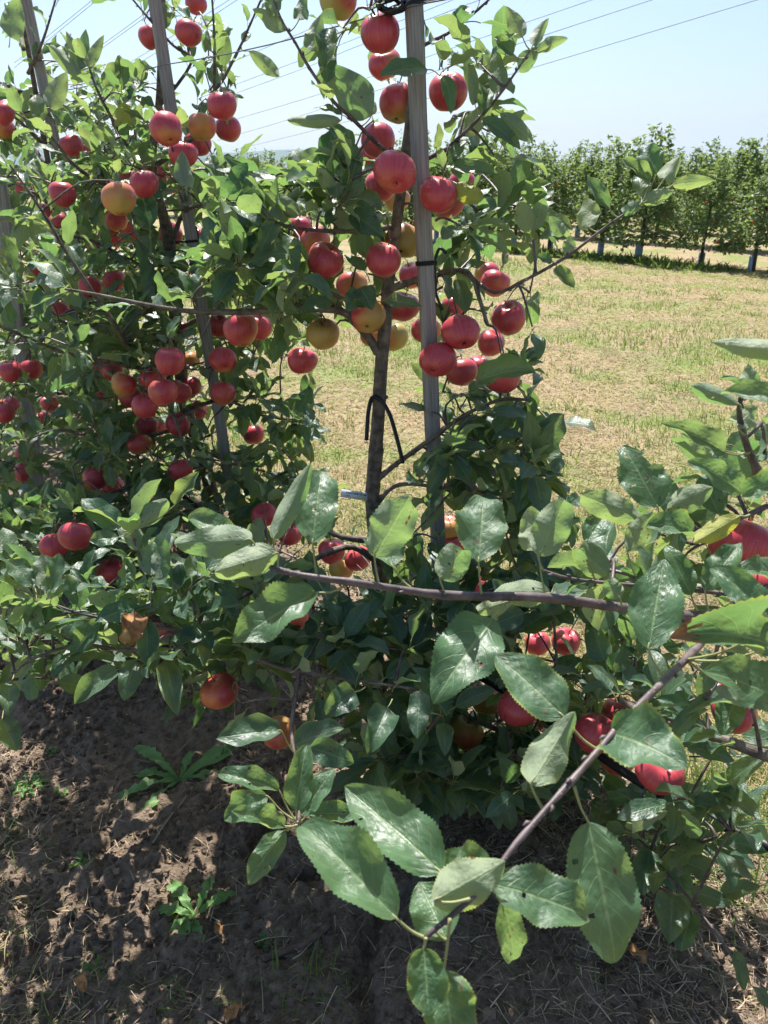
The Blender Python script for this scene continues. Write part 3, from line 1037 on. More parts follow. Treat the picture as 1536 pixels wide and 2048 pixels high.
def big_leaf(tree, att, base, tip, d0, d1, width, face=1, fold=0.3, droop=0.25, roll=0.0, mat=None, wave=0.16, tipc=0.0, holes=0, brown=False, datt=None, nu=56, peak=0.60, twist=None):
    """A leaf close to the camera, with its own mesh: base and tip of the blade given by pixel and depth."""
    B = at(base[0], base[1], d0); T = at(tip[0], tip[1], d1)
    y = T - B
    L = y.length
    toc = (CAM - (B + T) / 2).normalized()
    n = toc * face
    if face > 0: n = n + Vector((0, 0.05, 0.62))
    x, y, z = frame(y, n)
    cr, sr = math.cos(roll), math.sin(roll)
    x, z = x * cr + z * sr, z * cr - x * sr
    # the blade lies in the light: lean its upper side skyward a little
    wd = width / FPX * (d0 + d1) / 2 / L / max(0.45, math.cos(fold * 1.15))
    fine = nu > 30
    twist = RD.uniform(-0.35, 0.35) if twist is None else twist
    V, Q, U, mi = leaf_geo(nu, 10 if fine else 6, min(wd * 1.06, 0.98), min(0.85, fold * RD.uniform(1.3, 2.1)), droop * RD.uniform(0.9, 1.7), wave * RD.uniform(0.8, 1.9), twist, tipc + RD.uniform(-0.4, 0.9), 0.034 if fine else 0.0, 0.0, 0, RD.uniform(0, 6.28), peak=peak, pucker=0.0034 if fine else 0.0, cl=RD.uniform(-0.3, 0.75), cr=RD.uniform(-0.3, 0.75))
    # chord of the bent blade is shorter than its length: stretch it back to reach the tip
    tipv = V[(nu) * ((10 if fine else 6) + 1) + (5 if fine else 3)]
    ch = math.hypot(tipv[1], tipv[2])
    an = math.atan2(tipv[2], tipv[1])
    ca, sa = math.cos(-an), math.sin(-an)
    V = np.stack([V[:, 0], (V[:, 1] * ca - V[:, 2] * sa) / ch, (V[:, 1] * sa + V[:, 2] * ca) / ch], 1)
    if fine and not holes and RD.random() < 0.45:
        cu = U[Q].mean(1)
        ok = np.ones(len(Q), bool)
        for _ in range(RD.randrange(1, 4)):
            hx, hy, hr = RD.uniform(0.15, 0.85), RD.uniform(0.25, 0.9), RD.uniform(0.008, 0.02)
            ok &= ((cu[:, 0] - hx) / 2.2) ** 2 + (cu[:, 1] - hy) ** 2 > hr * hr
        Q = Q[ok]; mi = mi[ok]
    if holes:
        cu = U[Q].mean(1)
        hs = [(RD.uniform(0.2, 0.8), RD.uniform(0.3, 0.85), RD.uniform(0.02, 0.045)) for _ in range(holes)] + [(1.0, 0.62, 0.17), (0.98, 0.85, 0.10), (0.02, 0.75, 0.09)]
        ok = np.ones(len(Q), bool)
        for hx, hy, hr in hs:
            ok &= ((cu[:, 0] - hx) / 1.6) ** 2 + (cu[:, 1] - hy) ** 2 > hr * hr * 0.6
        Q = Q[ok]; mi = mi[ok]
    mats = [mat or M_LEAF_FINE]
    V_ = V * L
    if brown:
        mats.append(M_DEADLEAF)
        cu = U[Q].mean(1)
        lim = 0.86 + 0.05 * np.sin(cu[:, 0] * 23)
        mi = np.where(cu[:, 1] > lim, 1, 0)
    me = quads_mesh('leaf', V_, Q, U, np.full(len(V_), RD.random()), mats, mi)
    ob = link('leaf', me, tree.e)
    M = Matrix((x, y, z)).transposed().to_4x4()
    ob.matrix_local = Matrix.Translation(B - tree.loc) @ M
    A = at(att[0], att[1], datt or d0) if att else (tree.nearest(B) if (tree.skel and (tree.nearest(B) - B).length < 0.12) else B - y * 0.022 + Vector((0, 0, -0.006)))
    m = MB()
    mid = (A + B) / 2 + Vector((0, 0, -0.10 * (A - B).length))
    e2 = B + y * (0.10 * L) - z * 0.0006
    pp, rr = smooth_path([A, mid, B, e2], [0.0015, 0.0011, 0.0010, 0.0005], 4)
    m.tube(pp, rr, 6)
    pt = m.build('petiole', M_PETIOLE, None)
    pt.parent = ob
    pt.matrix_parent_inverse = (Matrix.Translation(B) @ M).inverted()
    return ob

# ================================================================== the trees of the staked row
def row_base(k):
    p = ROW0 + ROWD * (1.145 * k)
    return Vector((p.x, p.y, gz(p.x, p.y)))


T0 = Tree(at(805, 1475, 2.23), 'nearest apple tree tied to the tall grey stake, red apples all over')
T1 = Tree(row_base(1), 'second apple tree along the row beside the leaning stake with black bands')
T2 = Tree(row_base(2), 'third apple tree along the row, its leaves filling the picture edge')
T3 = Tree(row_base(3), 'fourth apple tree along the row, glimpsed through the third tree')
T4 = Tree(row_base(4), 'fifth apple tree along the row, deepest behind the picture edge foliage')
TR = Tree(row_base(-1), 'apple tree reaching in with close long leafy branches from beside the camera')

# ---- apples: (x, y, diameter px, tree, redness 0..1, greenish 0..1, calyx towards the viewer, label)
A = 'apple'
APPLES = [
    (760, 67, 80, 0, .70, .3, 0, 'large red apple hanging right under the black knotted tie beside the stake'),
    (770, 130, 64, 0, .60, .3, 0, 'orange red apple tucked under the topmost large apple beside the stake'),
    (676, 2, 72, 0, .18, .9, 0, 'greenish yellow apple cut by the top edge of the picture'),
    (797, 208, 74, 0, .55, .5, 0, 'dull red apple half behind the stake, leaf with brown holes beside it'),
    (896, 185, 72, 0, .95, .1, 0, 'lone deep red apple right of the stake against the sky'),
    (757, 282, 66, 0, .85, .2, 0, 'red apple behind a twig above the big apple touching the stake'),
    (742, 314, 52, 0, .85, .2, 0, 'red apple half hidden by a leaf left of the big apple touching the stake'),
    (790, 345, 82, 0, .88, .25, 1, 'big pinkish red apple with calyx in view touching the stake'),
    (762, 372, 62, 0, .85, .3, 0, 'dark red apple peeking out behind the big apple touching the stake'),
    (792, 397, 44, 0, .4, .4, 0, 'small orange apple just below the big apple touching the stake'),
    (876, 390, 78, 0, .86, .2, 0, 'large smooth red apple right against the stake, opposite the big apple'),
    (895, 403, 64, 0, .80, .2, 0, 'red apple behind the smooth red apple right of the stake'),
    (924, 370, 54, 0, .82, .2, 0, 'red apple beside yellow leaves, outermost of three right of the stake'),
    (807, 484, 68, 0, .30, .6, 1, 'green and red apple showing its calyx, touching the stake above the tie'),
    (766, 520, 74, 0, .50, .4, 0, 'orange red apple below the green and red apple by the stake'),
    (600, 456, 46, 0, .75, .2, 0, 'pink apple behind a bright curled leaf on the horizontal branch'),
    (631, 484, 58, 0, .45, .4, 0, 'orange apple under the horizontal branch, upper one of two'),
    (649, 522, 72, 0, .45, .4, 0, 'orange red apple under the horizontal branch, lower one of two'),
    (703, 572, 58, 0, .50, .3, 0, 'orange apple behind two dark leaves left of the trunk fork'),
    (736, 632, 70, 0, .45, .4, 1, 'yellow red apple under two rounded leaves at the trunk fork'),
    (804, 615, 66, 0, .70, .4, 0, 'red and yellow apple between the trunk and the stake'),
    (790, 675, 52, 0, .25, .7, 0, 'yellow green apple half behind the trunk below the fork'),
    (745, 672, 44, 0, .3, .5, 0, 'small apple hidden left behind the trunk below the fork'),
    (824, 552, 44, 0, .4, .8, 0, 'pale apple half behind the stake below the black band'),
    (852, 662, 58, 0, .35, .5, 0, 'pale orange apple behind the stake and a dark leaf'),
    (990, 566, 58, 0, .75, .2, 0, 'red apple on the outer branch right of the stake band'),
    (974, 548, 42, 0, .3, .7, 0, 'small pale apple beside the red apple on the outer branch'),
    (922, 667, 73, 0, .95, .1, 1, 'bright crimson apple, upper of the cluster right of the stake'),
    (875, 720, 72, 0, .95, .1, 1, 'bright crimson apple leaning on the stake, lowest left of the cluster'),
    (982, 686, 56, 0, .92, .1, 0, 'crimson apple at the right of the bright crimson upper one'),
    (1017, 638, 66, 0, .92, .1, 0, 'red apple partly covered by a leaf, outermost of the crimson cluster'),
    (922, 744, 62, 0, .92, .1, 0, 'red apple under a folded leaf below the crimson pair'),
    (956, 736, 50, 0, .92, .1, 0, 'small red apple wedged between two others below the crimson pair'),
    (1004, 752, 72, 0, .92, .1, 0, 'red apple beneath a long dark leaf, lowest right of the crimson cluster'),
    (910, 615, 40, 0, .6, .4, 0, 'small apple hidden in shade above the crimson cluster'),
    (646, 668, 66, 0, .35, .5, 0, 'orange green apple with a small leaf hanging over it left of the trunk'),
    (605, 722, 58, 0, .75, .3, 0, 'red apple hanging below the orange green one left of the trunk'),
    (482, 660, 64, 0, .62, .2, 0, 'large pinkish apple under the long horizontal branch'),
    (516, 655, 54, 0, .62, .2, 0, 'red apple behind dark leaves beside the large pinkish one'),
    (438, 652, 46, 1, .85, .1, 0, 'red apple hanging left of the large pinkish one under the branch'),
    (412, 648, 40, 1, .85, .1, 0, 'red apple touching the second stake under the long branch'),
    (303, 73, 52, 1, .80, .3, 0, 'red apple in front of the second stake near its top'),
    (377, 66, 54, 1, .75, .3, 0, 'red apple right of the second stake behind a dark leaf'),
    (392, 8, 44, 1, .75, .2, 0, 'red apple at the top picture edge right of the second stake'),
    (333, 260, 61, 1, .85, .3, 1, 'glossy red apple with calyx dent at the second stake, above the fork'),
    (404, 254, 55, 1, .45, .5, 0, 'brownish red apple, left of the trio hanging from the upright shoot'),
    (444, 211, 58, 1, .92, .2, 0, 'crimson apple, top of the trio hanging from the upright shoot'),
    (456, 258, 50, 1, .85, .2, 0, 'red apple, lower right of the trio hanging from the upright shoot'),
    (396, 288, 48, 1, .80, .2, 0, 'red apple in shade below the trio on the upright shoot'),
    (366, 308, 56, 1, .92, .1, 0, 'crimson apple at the fork just below the glossy red apple'),
    (289, 368, 56, 1, .85, .2, 0, 'red apple behind a broad bluish leaf left of the second stake'),
    (262, 362, 42, 1, .85, .1, 0, 'red apple squeezed behind two others left of the second stake'),
    (238, 399, 67, 1, .45, .4, 0, 'large orange red apple sunlit left of the second stake'),
    (330, 346, 34, 1, .75, .2, 0, 'small sunlit apple in front of the second stake at crown height'),
    (342, 368, 34, 1, .8, .2, 0, 'small red apple just below the small sunlit one at the second stake'),
    (371, 352, 34, 1, .7, .2, 0, 'small red apple right of the second stake behind leaf tips'),
    (208, 431, 42, 1, .8, .2, 0, 'pink apple under the large orange red one, to its left'),
    (234, 442, 44, 1, .5, .3, 0, 'orange apple directly under the large orange red one'),
    (229, 474, 40, 1, .85, .1, 0, 'red apple below leaves under the orange pair'),
    (263, 466, 42, 1, .7, .1, 0, 'red apple behind two hanging dark leaves'),
    (193, 489, 36, 1, .9, .1, 0, 'dark red apple behind a bright yellow green leaf'),
    (341, 469, 46, 1, .85, .1, 0, 'pink red apple left of the upper black band on the second stake'),
    (396, 476, 42, 1, .85, .1, 0, 'red apple right of the upper black band on the second stake'),
    (229, 561, 44, 1, .85, .1, 0, 'red apple with stem cup up, alone in the open leaf gap'),
    (180, 575, 46, 1, .85, .1, 0, 'red apple under the crossing branches left of the open gap'),
    (340, 724, 57, 1, .70, .3, 0, 'round red apple topping the big cluster left of the second stake'),
    (380, 724, 42, 1, .4, .4, 0, 'dull apple in shade just right of the round cluster topper'),
    (446, 720, 52, 1, .65, .4, 1, 'red apple with calyx right of the second stake'),
    (446, 786, 50, 1, .75, .2, 0, 'red apple behind the second stake at its lower black band'),
    (365, 661, 38, 1, .5, .3, 0, 'orange apple in shade left of the second stake above the cluster'),
    (206, 731, 40, 1, .8, .2, 0, 'pink apple at the upper end of the big cluster under a branch'),
    (226, 740, 44, 1, .85, .1, 0, 'sunlit pink apple beside the upper end of the big cluster'),
    (248, 770, 50, 1, .35, .3, 0, 'orange apple at the outer side of the big cluster'),
    (262, 794, 46, 1, .5, .3, 0, 'orange red apple low on the outer side of the big cluster'),
    (290, 812, 52, 1, .55, .2, 0, 'orange red apple, lowest in the big cluster'),
    (326, 784, 56, 1, .75, .2, 0, 'smooth red apple in the middle of the big cluster'),
    (306, 760, 50, 1, .5, .3, 0, 'orange apple behind a leaf in the middle of the big cluster'),
    (358, 784, 48, 1, .75, .2, 0, 'red apple at the inner side of the big cluster'),
    (380, 774, 44, 1, .85, .1, 0, 'pink red apple, innermost of the big cluster beside the stake'),
    (356, 806, 40, 1, .15, .8, 0, 'yellow green apple under the inner side of the big cluster'),
    (392, 822, 42, 1, .45, .4, 0, 'orange apple hidden between cluster and second stake'),
    (206, 801, 38, 1, .8, .2, 0, 'red apple half hidden left of the big cluster'),
    (294, 853, 44, 1, .9, .1, 0, 'crimson apple behind a pointed leaf below the big cluster'),
    (318, 854, 38, 1, .55, .3, 0, 'orange red apple beside the crimson one below the big cluster'),
    (356, 850, 46, 1, .7, .3, 0, 'red apple on the shaded trunk below the big cluster'),
    (279, 888, 46, 1, .4, .5, 0, 'dull orange apple in deep shade below the big cluster'),
    (362, 942, 48, 1, .98, .0, 0, 'deep crimson apple low by the second trunk'),
    (508, 870, 42, 1, .98, .0, 0, 'deep crimson apple hanging alone right of the second stake'),
    (190, 958, 46, 1, .8, .2, 0, 'red apple with a leaf on it, low in the shaded foliage'),
    (226, 972, 40, 1, .9, .1, 0, 'dark red apple right beside the low leaf topped one'),
    (529, 1030, 40, 0, .9, .1, 0, 'pink red apple behind the close pale folded leaf'),
    (579, 1068, 44, 0, .85, .1, 0, 'dark red apple between the two close upright leaves'),
    (664, 1102, 54, 0, .7, .2, 0, 'orange red apple behind the close branch, left of a low trio'),
    (682, 1138, 46, 0, .1, .8, 0, 'yellow apple, bottom of the low trio behind the close branch'),
    (716, 1118, 52, 0, .9, .1, 0, 'dark red apple, right of the low trio behind the close branch'),
    (143, 291, 44, 2, .85, .1, 0, 'red apple high among bright leaves left of the second stake'),
    (166, 303, 36, 2, .9, .1, 0, 'dark red apple beside the bright high leaves'),
    (8, 226, 46, 2, .95, .1, 0, 'crimson apple at the picture edge near the top'),
    (5, 257, 44, 2, .4, .4, 0, 'orange apple at the picture edge under the crimson one'),
    (125, 388, 52, 2, .85, .1, 0, 'red apple behind a slanting leaf in the third tree'),
    (163, 398, 34, 2, .9, .1, 0, 'small red apple right of the slanting leaf in the third tree'),
    (94, 424, 36, 2, .85, .1, 0, 'red apple low behind the crossing twig in the third tree'),
    (118, 445, 40, 2, .85, .1, 0, 'red apple under a broad folded leaf in the third tree'),
    (47, 377, 34, 2, .9, .1, 0, 'red apple peeping out beside the thick stake at the edge'),
    (118, 622, 42, 2, .95, .1, 0, 'dark red apple behind a bright hanging leaf at mid height'),
    (141, 614, 36, 2, .9, .1, 0, 'dark red apple next to the bright hanging leaf at mid height'),
    (70, 549, 36, 2, .8, .1, 0, 'red apple in shade near the thick stake at the edge'),
    (21, 743, 44, 2, .9, .1, 0, 'round crimson apple at the picture edge at mid height'),
    (62, 739, 42, 2, .6, .3, 0, 'orange red apple beside the round crimson one at the edge'),
    (5, 825, 44, 2, .8, .2, 0, 'pink apple cut by the picture edge below the crimson one'),
    (20, 812, 38, 2, .5, .4, 0, 'orange apple behind the pink one at the picture edge'),
    (100, 806, 34, 2, .85, .1, 0, 'small red apple catching sun in the shaded third tree'),
    (86, 838, 32, 2, .95, .1, 0, 'small dark red apple below the one catching sun in the third tree'),
    (50, 905, 36, 2, .7, .1, 0, 'pinkish apple half hidden in the low foliage near the edge'),
    (47, 946, 36, 2, .55, .2, 0, 'orange apple half hidden in the low foliage near the edge'),
    (150, 1072, 62, 1, .98, .0, 0, 'large dark red apple half covered by leaves low in the foliage'),
    (108, 1092, 54, 1, .98, .0, 0, 'dark red apple left under the large half covered one'),
    (220, 1143, 44, 0, .9, .1, 0, 'dark red apple behind a twig above the bare soil'),
    (262, 1270, 50, 0, .30, .3, 0, 'orange apple beside a curled dry leaf above the soil'),
    (310, 1268, 44, 0, .4, .3, 0, 'orange apple behind a dark leaf right of the curled dry leaf'),
    (439, 1384, 74, 0, .62, .2, 0, 'red and orange apple hanging low over the bare soil'),
    (516, 1396, 50, 0, .05, .6, 0, 'yellow apple right of the low red and orange one'),
    (596, 1420, 50, 0, .05, .7, 0, 'yellow apple behind a small rounded leaf low in the tree'),
    (604, 1358, 48, 0, .05, .8, 0, 'yellow green apple in shade above the low twig'),
    (558, 1466, 66, 0, .25, .3, 0, 'yellow orange apple behind the low brown twig'),
    (593, 1234, 44, 0, .6, .2, 0, 'red apple in shade behind the big close leaf'),
    (973, 1402, 62, 0, .45, .3, 0, 'orange red apple low in shade, left of a pair'),
    (1037, 1416, 76, 0, .55, .3, 0, 'orange red apple low in shade, right of a pair'),
    (932, 1466, 66, 0, .05, .7, 0, 'yellow green apple low in shade under the orange pair'),
    (1093, 1438, 54, 0, .6, .2, 0, 'red apple peeking out beside the big close leaf'),
    (1131, 1284, 56, 0, .7, .2, 0, 'red apple behind a thin upright twig in the shade'),
    (1075, 1287, 50, 0, .6, .2, 0, 'red apple in deep shade left of the thin upright twig'),
    (900, 1056, 46, 0, .3, .3, 0, 'orange apple behind the tall close leaf'),
    (911, 1090, 46, 0, .85, .1, 0, 'red apple behind the edge of the tall close leaf'),
    (949, 1172, 40, 0, .9, .1, 0, 'small red apple just above the close branch'),
    (1188, 1468, 78, -1, .80, .2, 0, 'red apple behind the slanting close branch, left of two'),
    (1238, 1426, 64, -1, .90, .1, 0, 'pink red apple above the close pale leaf, right of two'),
    (1234, 1518, 68, -1, .20, .3, 0, 'orange apple under the slanting close branch'),
    (1270, 1545, 50, -1, .85, .1, 0, 'red apple squeezed left of the bright red one with a leaf on it'),
    (1318, 1545, 93, -1, .97, .0, 0, 'bright red apple with a dark leaf hanging over it above the hose'),
    (1398, 1543, 54, -1, .85, .1, 0, 'red apple behind dark leaves right of the bright red one'),
    (1466, 1422, 84, -1, .60, .2, 0, 'orange red apple covered by leaves above the thick bare branch'),
    (1440, 1386, 50, -1, .6, .2, 0, 'orange apple showing only its top above a wrinkled leaf'),
    (1482, 1092, 118, -1, .88, .1, 0, 'large close red apple among leaves at the picture edge'),
    (1530, 1168, 96, -1, .85, .2, 0, 'close red apple under a yellow rimmed leaf at the picture edge'),
    (1520, 1250, 84, -1, .45, .3, 0, 'close orange apple behind a grey twig at the picture edge'),
]
MIND = {0: 50, 1: 38, 2: 33, -1: 50}
TREE = {0: T0, 1: T1, 2: T2, 3: T3, -1: TR}
DEP = {}
for i, a_ in enumerate(APPLES):
    dm = max(a_[2], MIND[a_[3]])
    DEP[i] = 0.079 * FPX / dm
    if a_[2] >= 44 and 'hidden' not in a_[7]:
        CLEAR.append((a_[0], a_[1], a_[2] * 0.56, DEP[i], 0.95))
    else:
        CLEAR.append((a_[0], a_[1], a_[2] * 0.36, DEP[i], 0.75))

for (px, py) in [(826 + 40 * k / 9, 870 * k / 9) for k in range(10)]:
    CLEAR.append((px, py, 32, 1.9, 0.86))
for (px, py) in [(752, 690), (762, 720), (760, 760), (757, 820), (752, 870), (750, 920), (745, 970), (715, 985), (738, 800), (790, 850), (800, 900)]:
    CLEAR.append((px, py, 36, 2.1, 0.97))
for (px, py) in [(400, 690), (412, 735), (425, 790), (432, 840), (445, 890), (385, 620), (365, 440), (318, 120), (325, 180)]:
    CLEAR.append((px, py, 26, 2.7, 0.85))
GAPS += [
    (1040, 0, 1536, 285, 4, 1.0), (470, 150, 590, 300, 5, 0.93), (190, 20, 265, 120, 5, 0.95), (0, 0, 45, 60, 5, 0.6), (90, 0, 260, 60, 5, 0.97),
    (640, 690, 735, 900, 2.9, 0.80), (780, 690, 850, 880, 2.9, 0.65), (1080, 560, 1390, 830, 3, 1.0), (1110, 780, 1240, 1000, 3, 0.85),
    (0, 1380, 240, 2048, 5, 0.93), (230, 1440, 430, 2048, 5, 1.0), (430, 1560, 700, 2048, 5, 0.95), (700, 1620, 1100, 2048, 5, 0.97), (450, 240, 640, 330, 5, 0.75), (960, 300, 1040, 420, 5, .5),
    (1100, 1600, 1180, 1700, 5, 0.9), (1180, 1840, 1536, 2048, 5, 0.9), (640, 860, 700, 930, 2.9, .6), (590, 330, 680, 400, 5, 0.5),
    (1060, 1760, 1240, 2048, 5, .97), (140, 1330, 300, 1440, 5, 0.7),
]

# ---- nearest tree (T0): wood
tr0 = T0.branch([(805, 1490, 2.24), (808, 1420, 2.18), (795, 1290, 2.08), (778, 1205, 2.03), (760, 1135, 1.98), (746, 1020, 1.92), (746, 975, 1.90), (752, 900, 1.86), (757, 820, 1.83),
                 (762, 740, 1.79), (770, 650, 1.76), (778, 560, 1.73), (790, 470, 1.70), (806, 350, 1.66), (822, 220, 1.61), (832, 100, 1.57), (838, -60, 1.52)], 0.0245, 0.009, 'trunk', M_BARK, 10)
bL = T0.branch([(756, 706, 1.775), (735, 672, 1.76), (712, 648, 1.74), (680, 622, 1.72), (600, 618, 1.68), (482, 624, 1.64), (390, 623, 1.61), (312, 613, 1.60), (182, 587, 1.60), (130, 578, 1.60)], 0.0115, 0.0025)
T0.shoot_leaves(bL, 0.2, 1.0, 0.026, 0.084)
bR = T0.branch([(782, 577, 1.735), (831, 560, 1.75), (872, 550, 1.74), (905, 539, 1.72), (932, 545, 1.70), (948, 562, 1.68), (960, 600, 1.66), (975, 650, 1.66)], 0.009, 0.004)
T0.shoot_leaves(bR, 0.45, 1.0, 0.03, 0.080)
bR2 = T0.branch([(940, 552, 1.70), (990, 585, 1.62), (1052, 559, 1.55), (1135, 512, 1.50), (1218, 449, 1.46), (1283, 407, 1.44)], 0.0045, 0.0018)
bUL = T0.branch([(806, 335, 1.655), (771, 302, 1.62), (740, 273, 1.58), (701, 234, 1.54), (667, 203, 1.51), (620, 138, 1.47), (591, 86, 1.45), (565, 44, 1.43), (548, 0, 1.42)], 0.005, 0.0018)
T0.shoot_leaves(bUL, 0.05, 0.6, 0.04, 0.080)
bUR = T0.branch([(832, 108, 1.575), (846, 92, 1.56), (880, 75, 1.52), (906, 60, 1.50), (945, 29, 1.47), (990, -12, 1.44)], 0.0045, 0.002)
T0.shoot_leaves(bUR, 0.1, 1.0, 0.03, 0.078)
bUR2 = T0.branch([(812, 340, 1.66), (854, 318, 1.62), (893, 299, 1.58), (912, 281, 1.55), (940, 255, 1.52), (983, 210, 1.49), (1033, 142, 1.46), (1060, 100, 1.45)], 0.0055, 0.0016)
T0.shoot_leaves(bUR2, 0.05, 0.55, 0.026, 0.080)
bH = T0.branch([(795, 452, 1.70), (730, 462, 1.66), (652, 462, 1.62), (581, 454, 1.58), (540, 439, 1.55)], 0.006, 0.0025)
T0.shoot_leaves(bH, 0.15, 1.0, 0.022, 0.087)
bH2 = T0.branch([(745, 640, 1.755), (690, 600, 1.72), (639, 577, 1.70), (576, 545, 1.68), (516, 519, 1.66), (469, 496, 1.64)], 0.005, 0.002)
T0.shoot_leaves(bH2, 0.15, 1.0, 0.024, 0.084)
T0.branch([(753, 1010, 1.915), (778, 980, 1.88), (811, 968, 1.84), (880, 975, 1.80), (960, 985, 1.75)], 0.0065, 0.003)
bLR = T0.branch([(748, 965, 1.90), (790, 930, 1.84), (860, 880, 1.78), (930, 830, 1.74), (1000, 800, 1.70), (1060, 800, 1.68)], 0.007, 0.003)
bD1 = T0.branch([(757, 1125, 1.975), (705, 1094, 1.92), (655, 1106, 1.84), (611, 1129, 1.76), (540, 1165, 1.66), (450, 1210, 1.58), (370, 1262, 1.52)], 0.0085, 0.0045)
bD2 = T0.branch([(752, 1080, 1.95), (693, 1076, 1.94), (649, 1059, 1.94), (600, 1030, 1.94)], 0.009, 0.005)
bD3 = T0.branch([(370, 1262, 1.52), (325, 1255, 1.50), (249, 1246, 1.48), (223, 1240, 1.47), (146, 1223, 1.45), (82, 1196, 1.44)], 0.005, 0.0018)
T0.shoot_leaves(bD3, 0.0, 1.0, 0.022, 0.087)
bD4 = T0.branch([(345, 1258, 1.51), (325, 1211, 1.50), (302, 1158, 1.47), (278, 1109, 1.45), (261, 1062, 1.43)], 0.004, 0.002)
T0.shoot_leaves(bD4, 0.1, 1.0, 0.020, 0.084)
bD5 = T0.branch([(350, 1262, 1.52), (270, 1300, 1.50), (160, 1290, 1.48), (60, 1320, 1.46), (10, 1370, 1.46)], 0.0045, 0.002)
T0.shoot_leaves(bD5, 0.05, 1.0, 0.028, 0.084)
bD6 = T0.branch([(470, 1200, 1.60), (490, 1280, 1.56), (503, 1311, 1.54), (576, 1340, 1.50), (620, 1346, 1.48), (690, 1358, 1.46), (790, 1372, 1.44), (840, 1380, 1.43)], 0.005, 0.002)
T0.shoot_leaves(bD6, 0.1, 1.0, 0.024, 0.084)
bD7 = T0.branch([(782, 1215, 2.03), (840, 1250, 1.92), (920, 1300, 1.80), (1020, 1330, 1.70), (1120, 1350, 1.64), (1200, 1370, 1.60)], 0.009, 0.004)
T0.shoot_leaves(bD7, 0.15, 1.0, 0.028, 0.087)
bD8 = T0.branch([(795, 1295, 2.08), (860, 1370, 1.95), (930, 1430, 1.85), (1040, 1480, 1.76), (1150, 1540, 1.66), (1240, 1610, 1.58)], 0.008, 0.0035)
T0.shoot_leaves(bD8, 0.2, 1.0, 0.028, 0.087)
bD9 = T0.branch([(1120, 1390, 1.62), (1112, 1300, 1.60), (1105, 1200, 1.58), (1098, 1130, 1.57)], 0.0035, 0.002)
bD10 = T0.branch([(600, 1340, 1.50), (590, 1400, 1.42), (583, 1470, 1.34), (600, 1545, 1.20), (602, 1600, 1.05), (595, 1648, 0.95)], 0.0045, 0.0022)
bD11 = T0.branch([(1240, 1610, 1.58), (1290, 1690, 1.40), (1321, 1733, 1.34), (1355, 1770, 1.30), (1420, 1850, 1.24), (1475, 1930, 1.20)], 0.0035, 0.0018)
T0.shoot_leaves(bD11, 0.15, 1.0, 0.030, 0.084)

bD12 = T0.branch([(797, 1330, 2.11), (845, 1440, 1.95), (880, 1520, 1.82), (930, 1580, 1.72), (1000, 1610, 1.66)], 0.006, 0.0025)
T0.shoot_leaves(bD12, 0.2, 1.0, 0.024, 0.086)
bD13 = T0.branch([(800, 1360, 2.13), (770, 1440, 1.98), (760, 1520, 1.86), (790, 1580, 1.78)], 0.005, 0.0025)
T0.shoot_leaves(bD13, 0.25, 1.0, 0.028, 0.084)
# leaf rosettes through the crown
T0.fill(730, 1460, 1120, 1625, 1.55, 1.92, 34, 0.082, 6)
T0.fill(690, 400, 870, 680, 1.70, 1.90, 22, 0.078, 5)
T0.fill(720, 1150, 1260, 1560, 1.55, 2.0, 44, 0.078, 7)
T0.fill(0, 1190, 430, 1370, 1.42, 1.75, 24, 0.078, 6)
T0.fill(1120, 1150, 1420, 1420, 1.45, 1.75, 16, 0.076, 6)
T0.fill(420, 1180, 720, 1420, 1.5, 1.8, 18, 0.078, 6)
T0.fill(600, 300, 820, 470, 1.52, 1.78, 13)
T0.fill(440, 350, 700, 540, 1.50, 1.85, 34)
T0.fill(380, 520, 680, 680, 1.60, 1.95, 22)
T0.fill(850, 130, 1000, 330, 1.48, 1.70, 10)
T0.fill(860, 380, 1070, 560, 1.55, 1.85, 22)
T0.fill(860, 570, 1085, 770, 1.55, 1.85, 26)
T0.fill(830, 760, 1120, 1060, 1.60, 2.0, 58, 0.082, 7)
T0.fill(1050, 780, 1130, 960, 1.65, 1.85, 6, 0.075, 5)
T0.fill(540, 540, 720, 690, 1.60, 1.85, 12)
T0.fill(690, 740, 840, 960, 1.80, 2.0, 8, 0.06, 4)
T0.fill(420, 1090, 740, 1400, 1.50, 2.0, 42, 0.078, 7, True)
T0.fill(720, 1190, 1250, 1560, 1.50, 2.05, 86, 0.080, 7, True)
T0.fill(800, 1030, 1130, 1200, 1.65, 2.05, 26, 0.080, 7)
T0.fill(720, 1420, 1080, 1620, 1.45, 1.95, 24, 0.080, 7)
T0.fill(0, 1120, 420, 1330, 1.42, 2.0, 38, 0.076, 6, True)
T0.fill(1150, 1540, 1400, 1740, 1.35, 1.70, 22, 0.078, 6)
T0.fill(1300, 1570, 1500, 1680, 1.18, 1.34, 9, 0.078, 5)
T0.fill(1180, 1360, 1460, 1560, 1.42, 1.7, 12, 0.078, 6)
T0.fill(1000, 560, 1080, 660, 1.55, 1.7, 4)
T0.fill(380, 1300, 620, 1480, 1.40, 1.7, 10, 0.078, 5)
T0.fill(620, -20, 800, 60, 1.45, 1.62, 5)

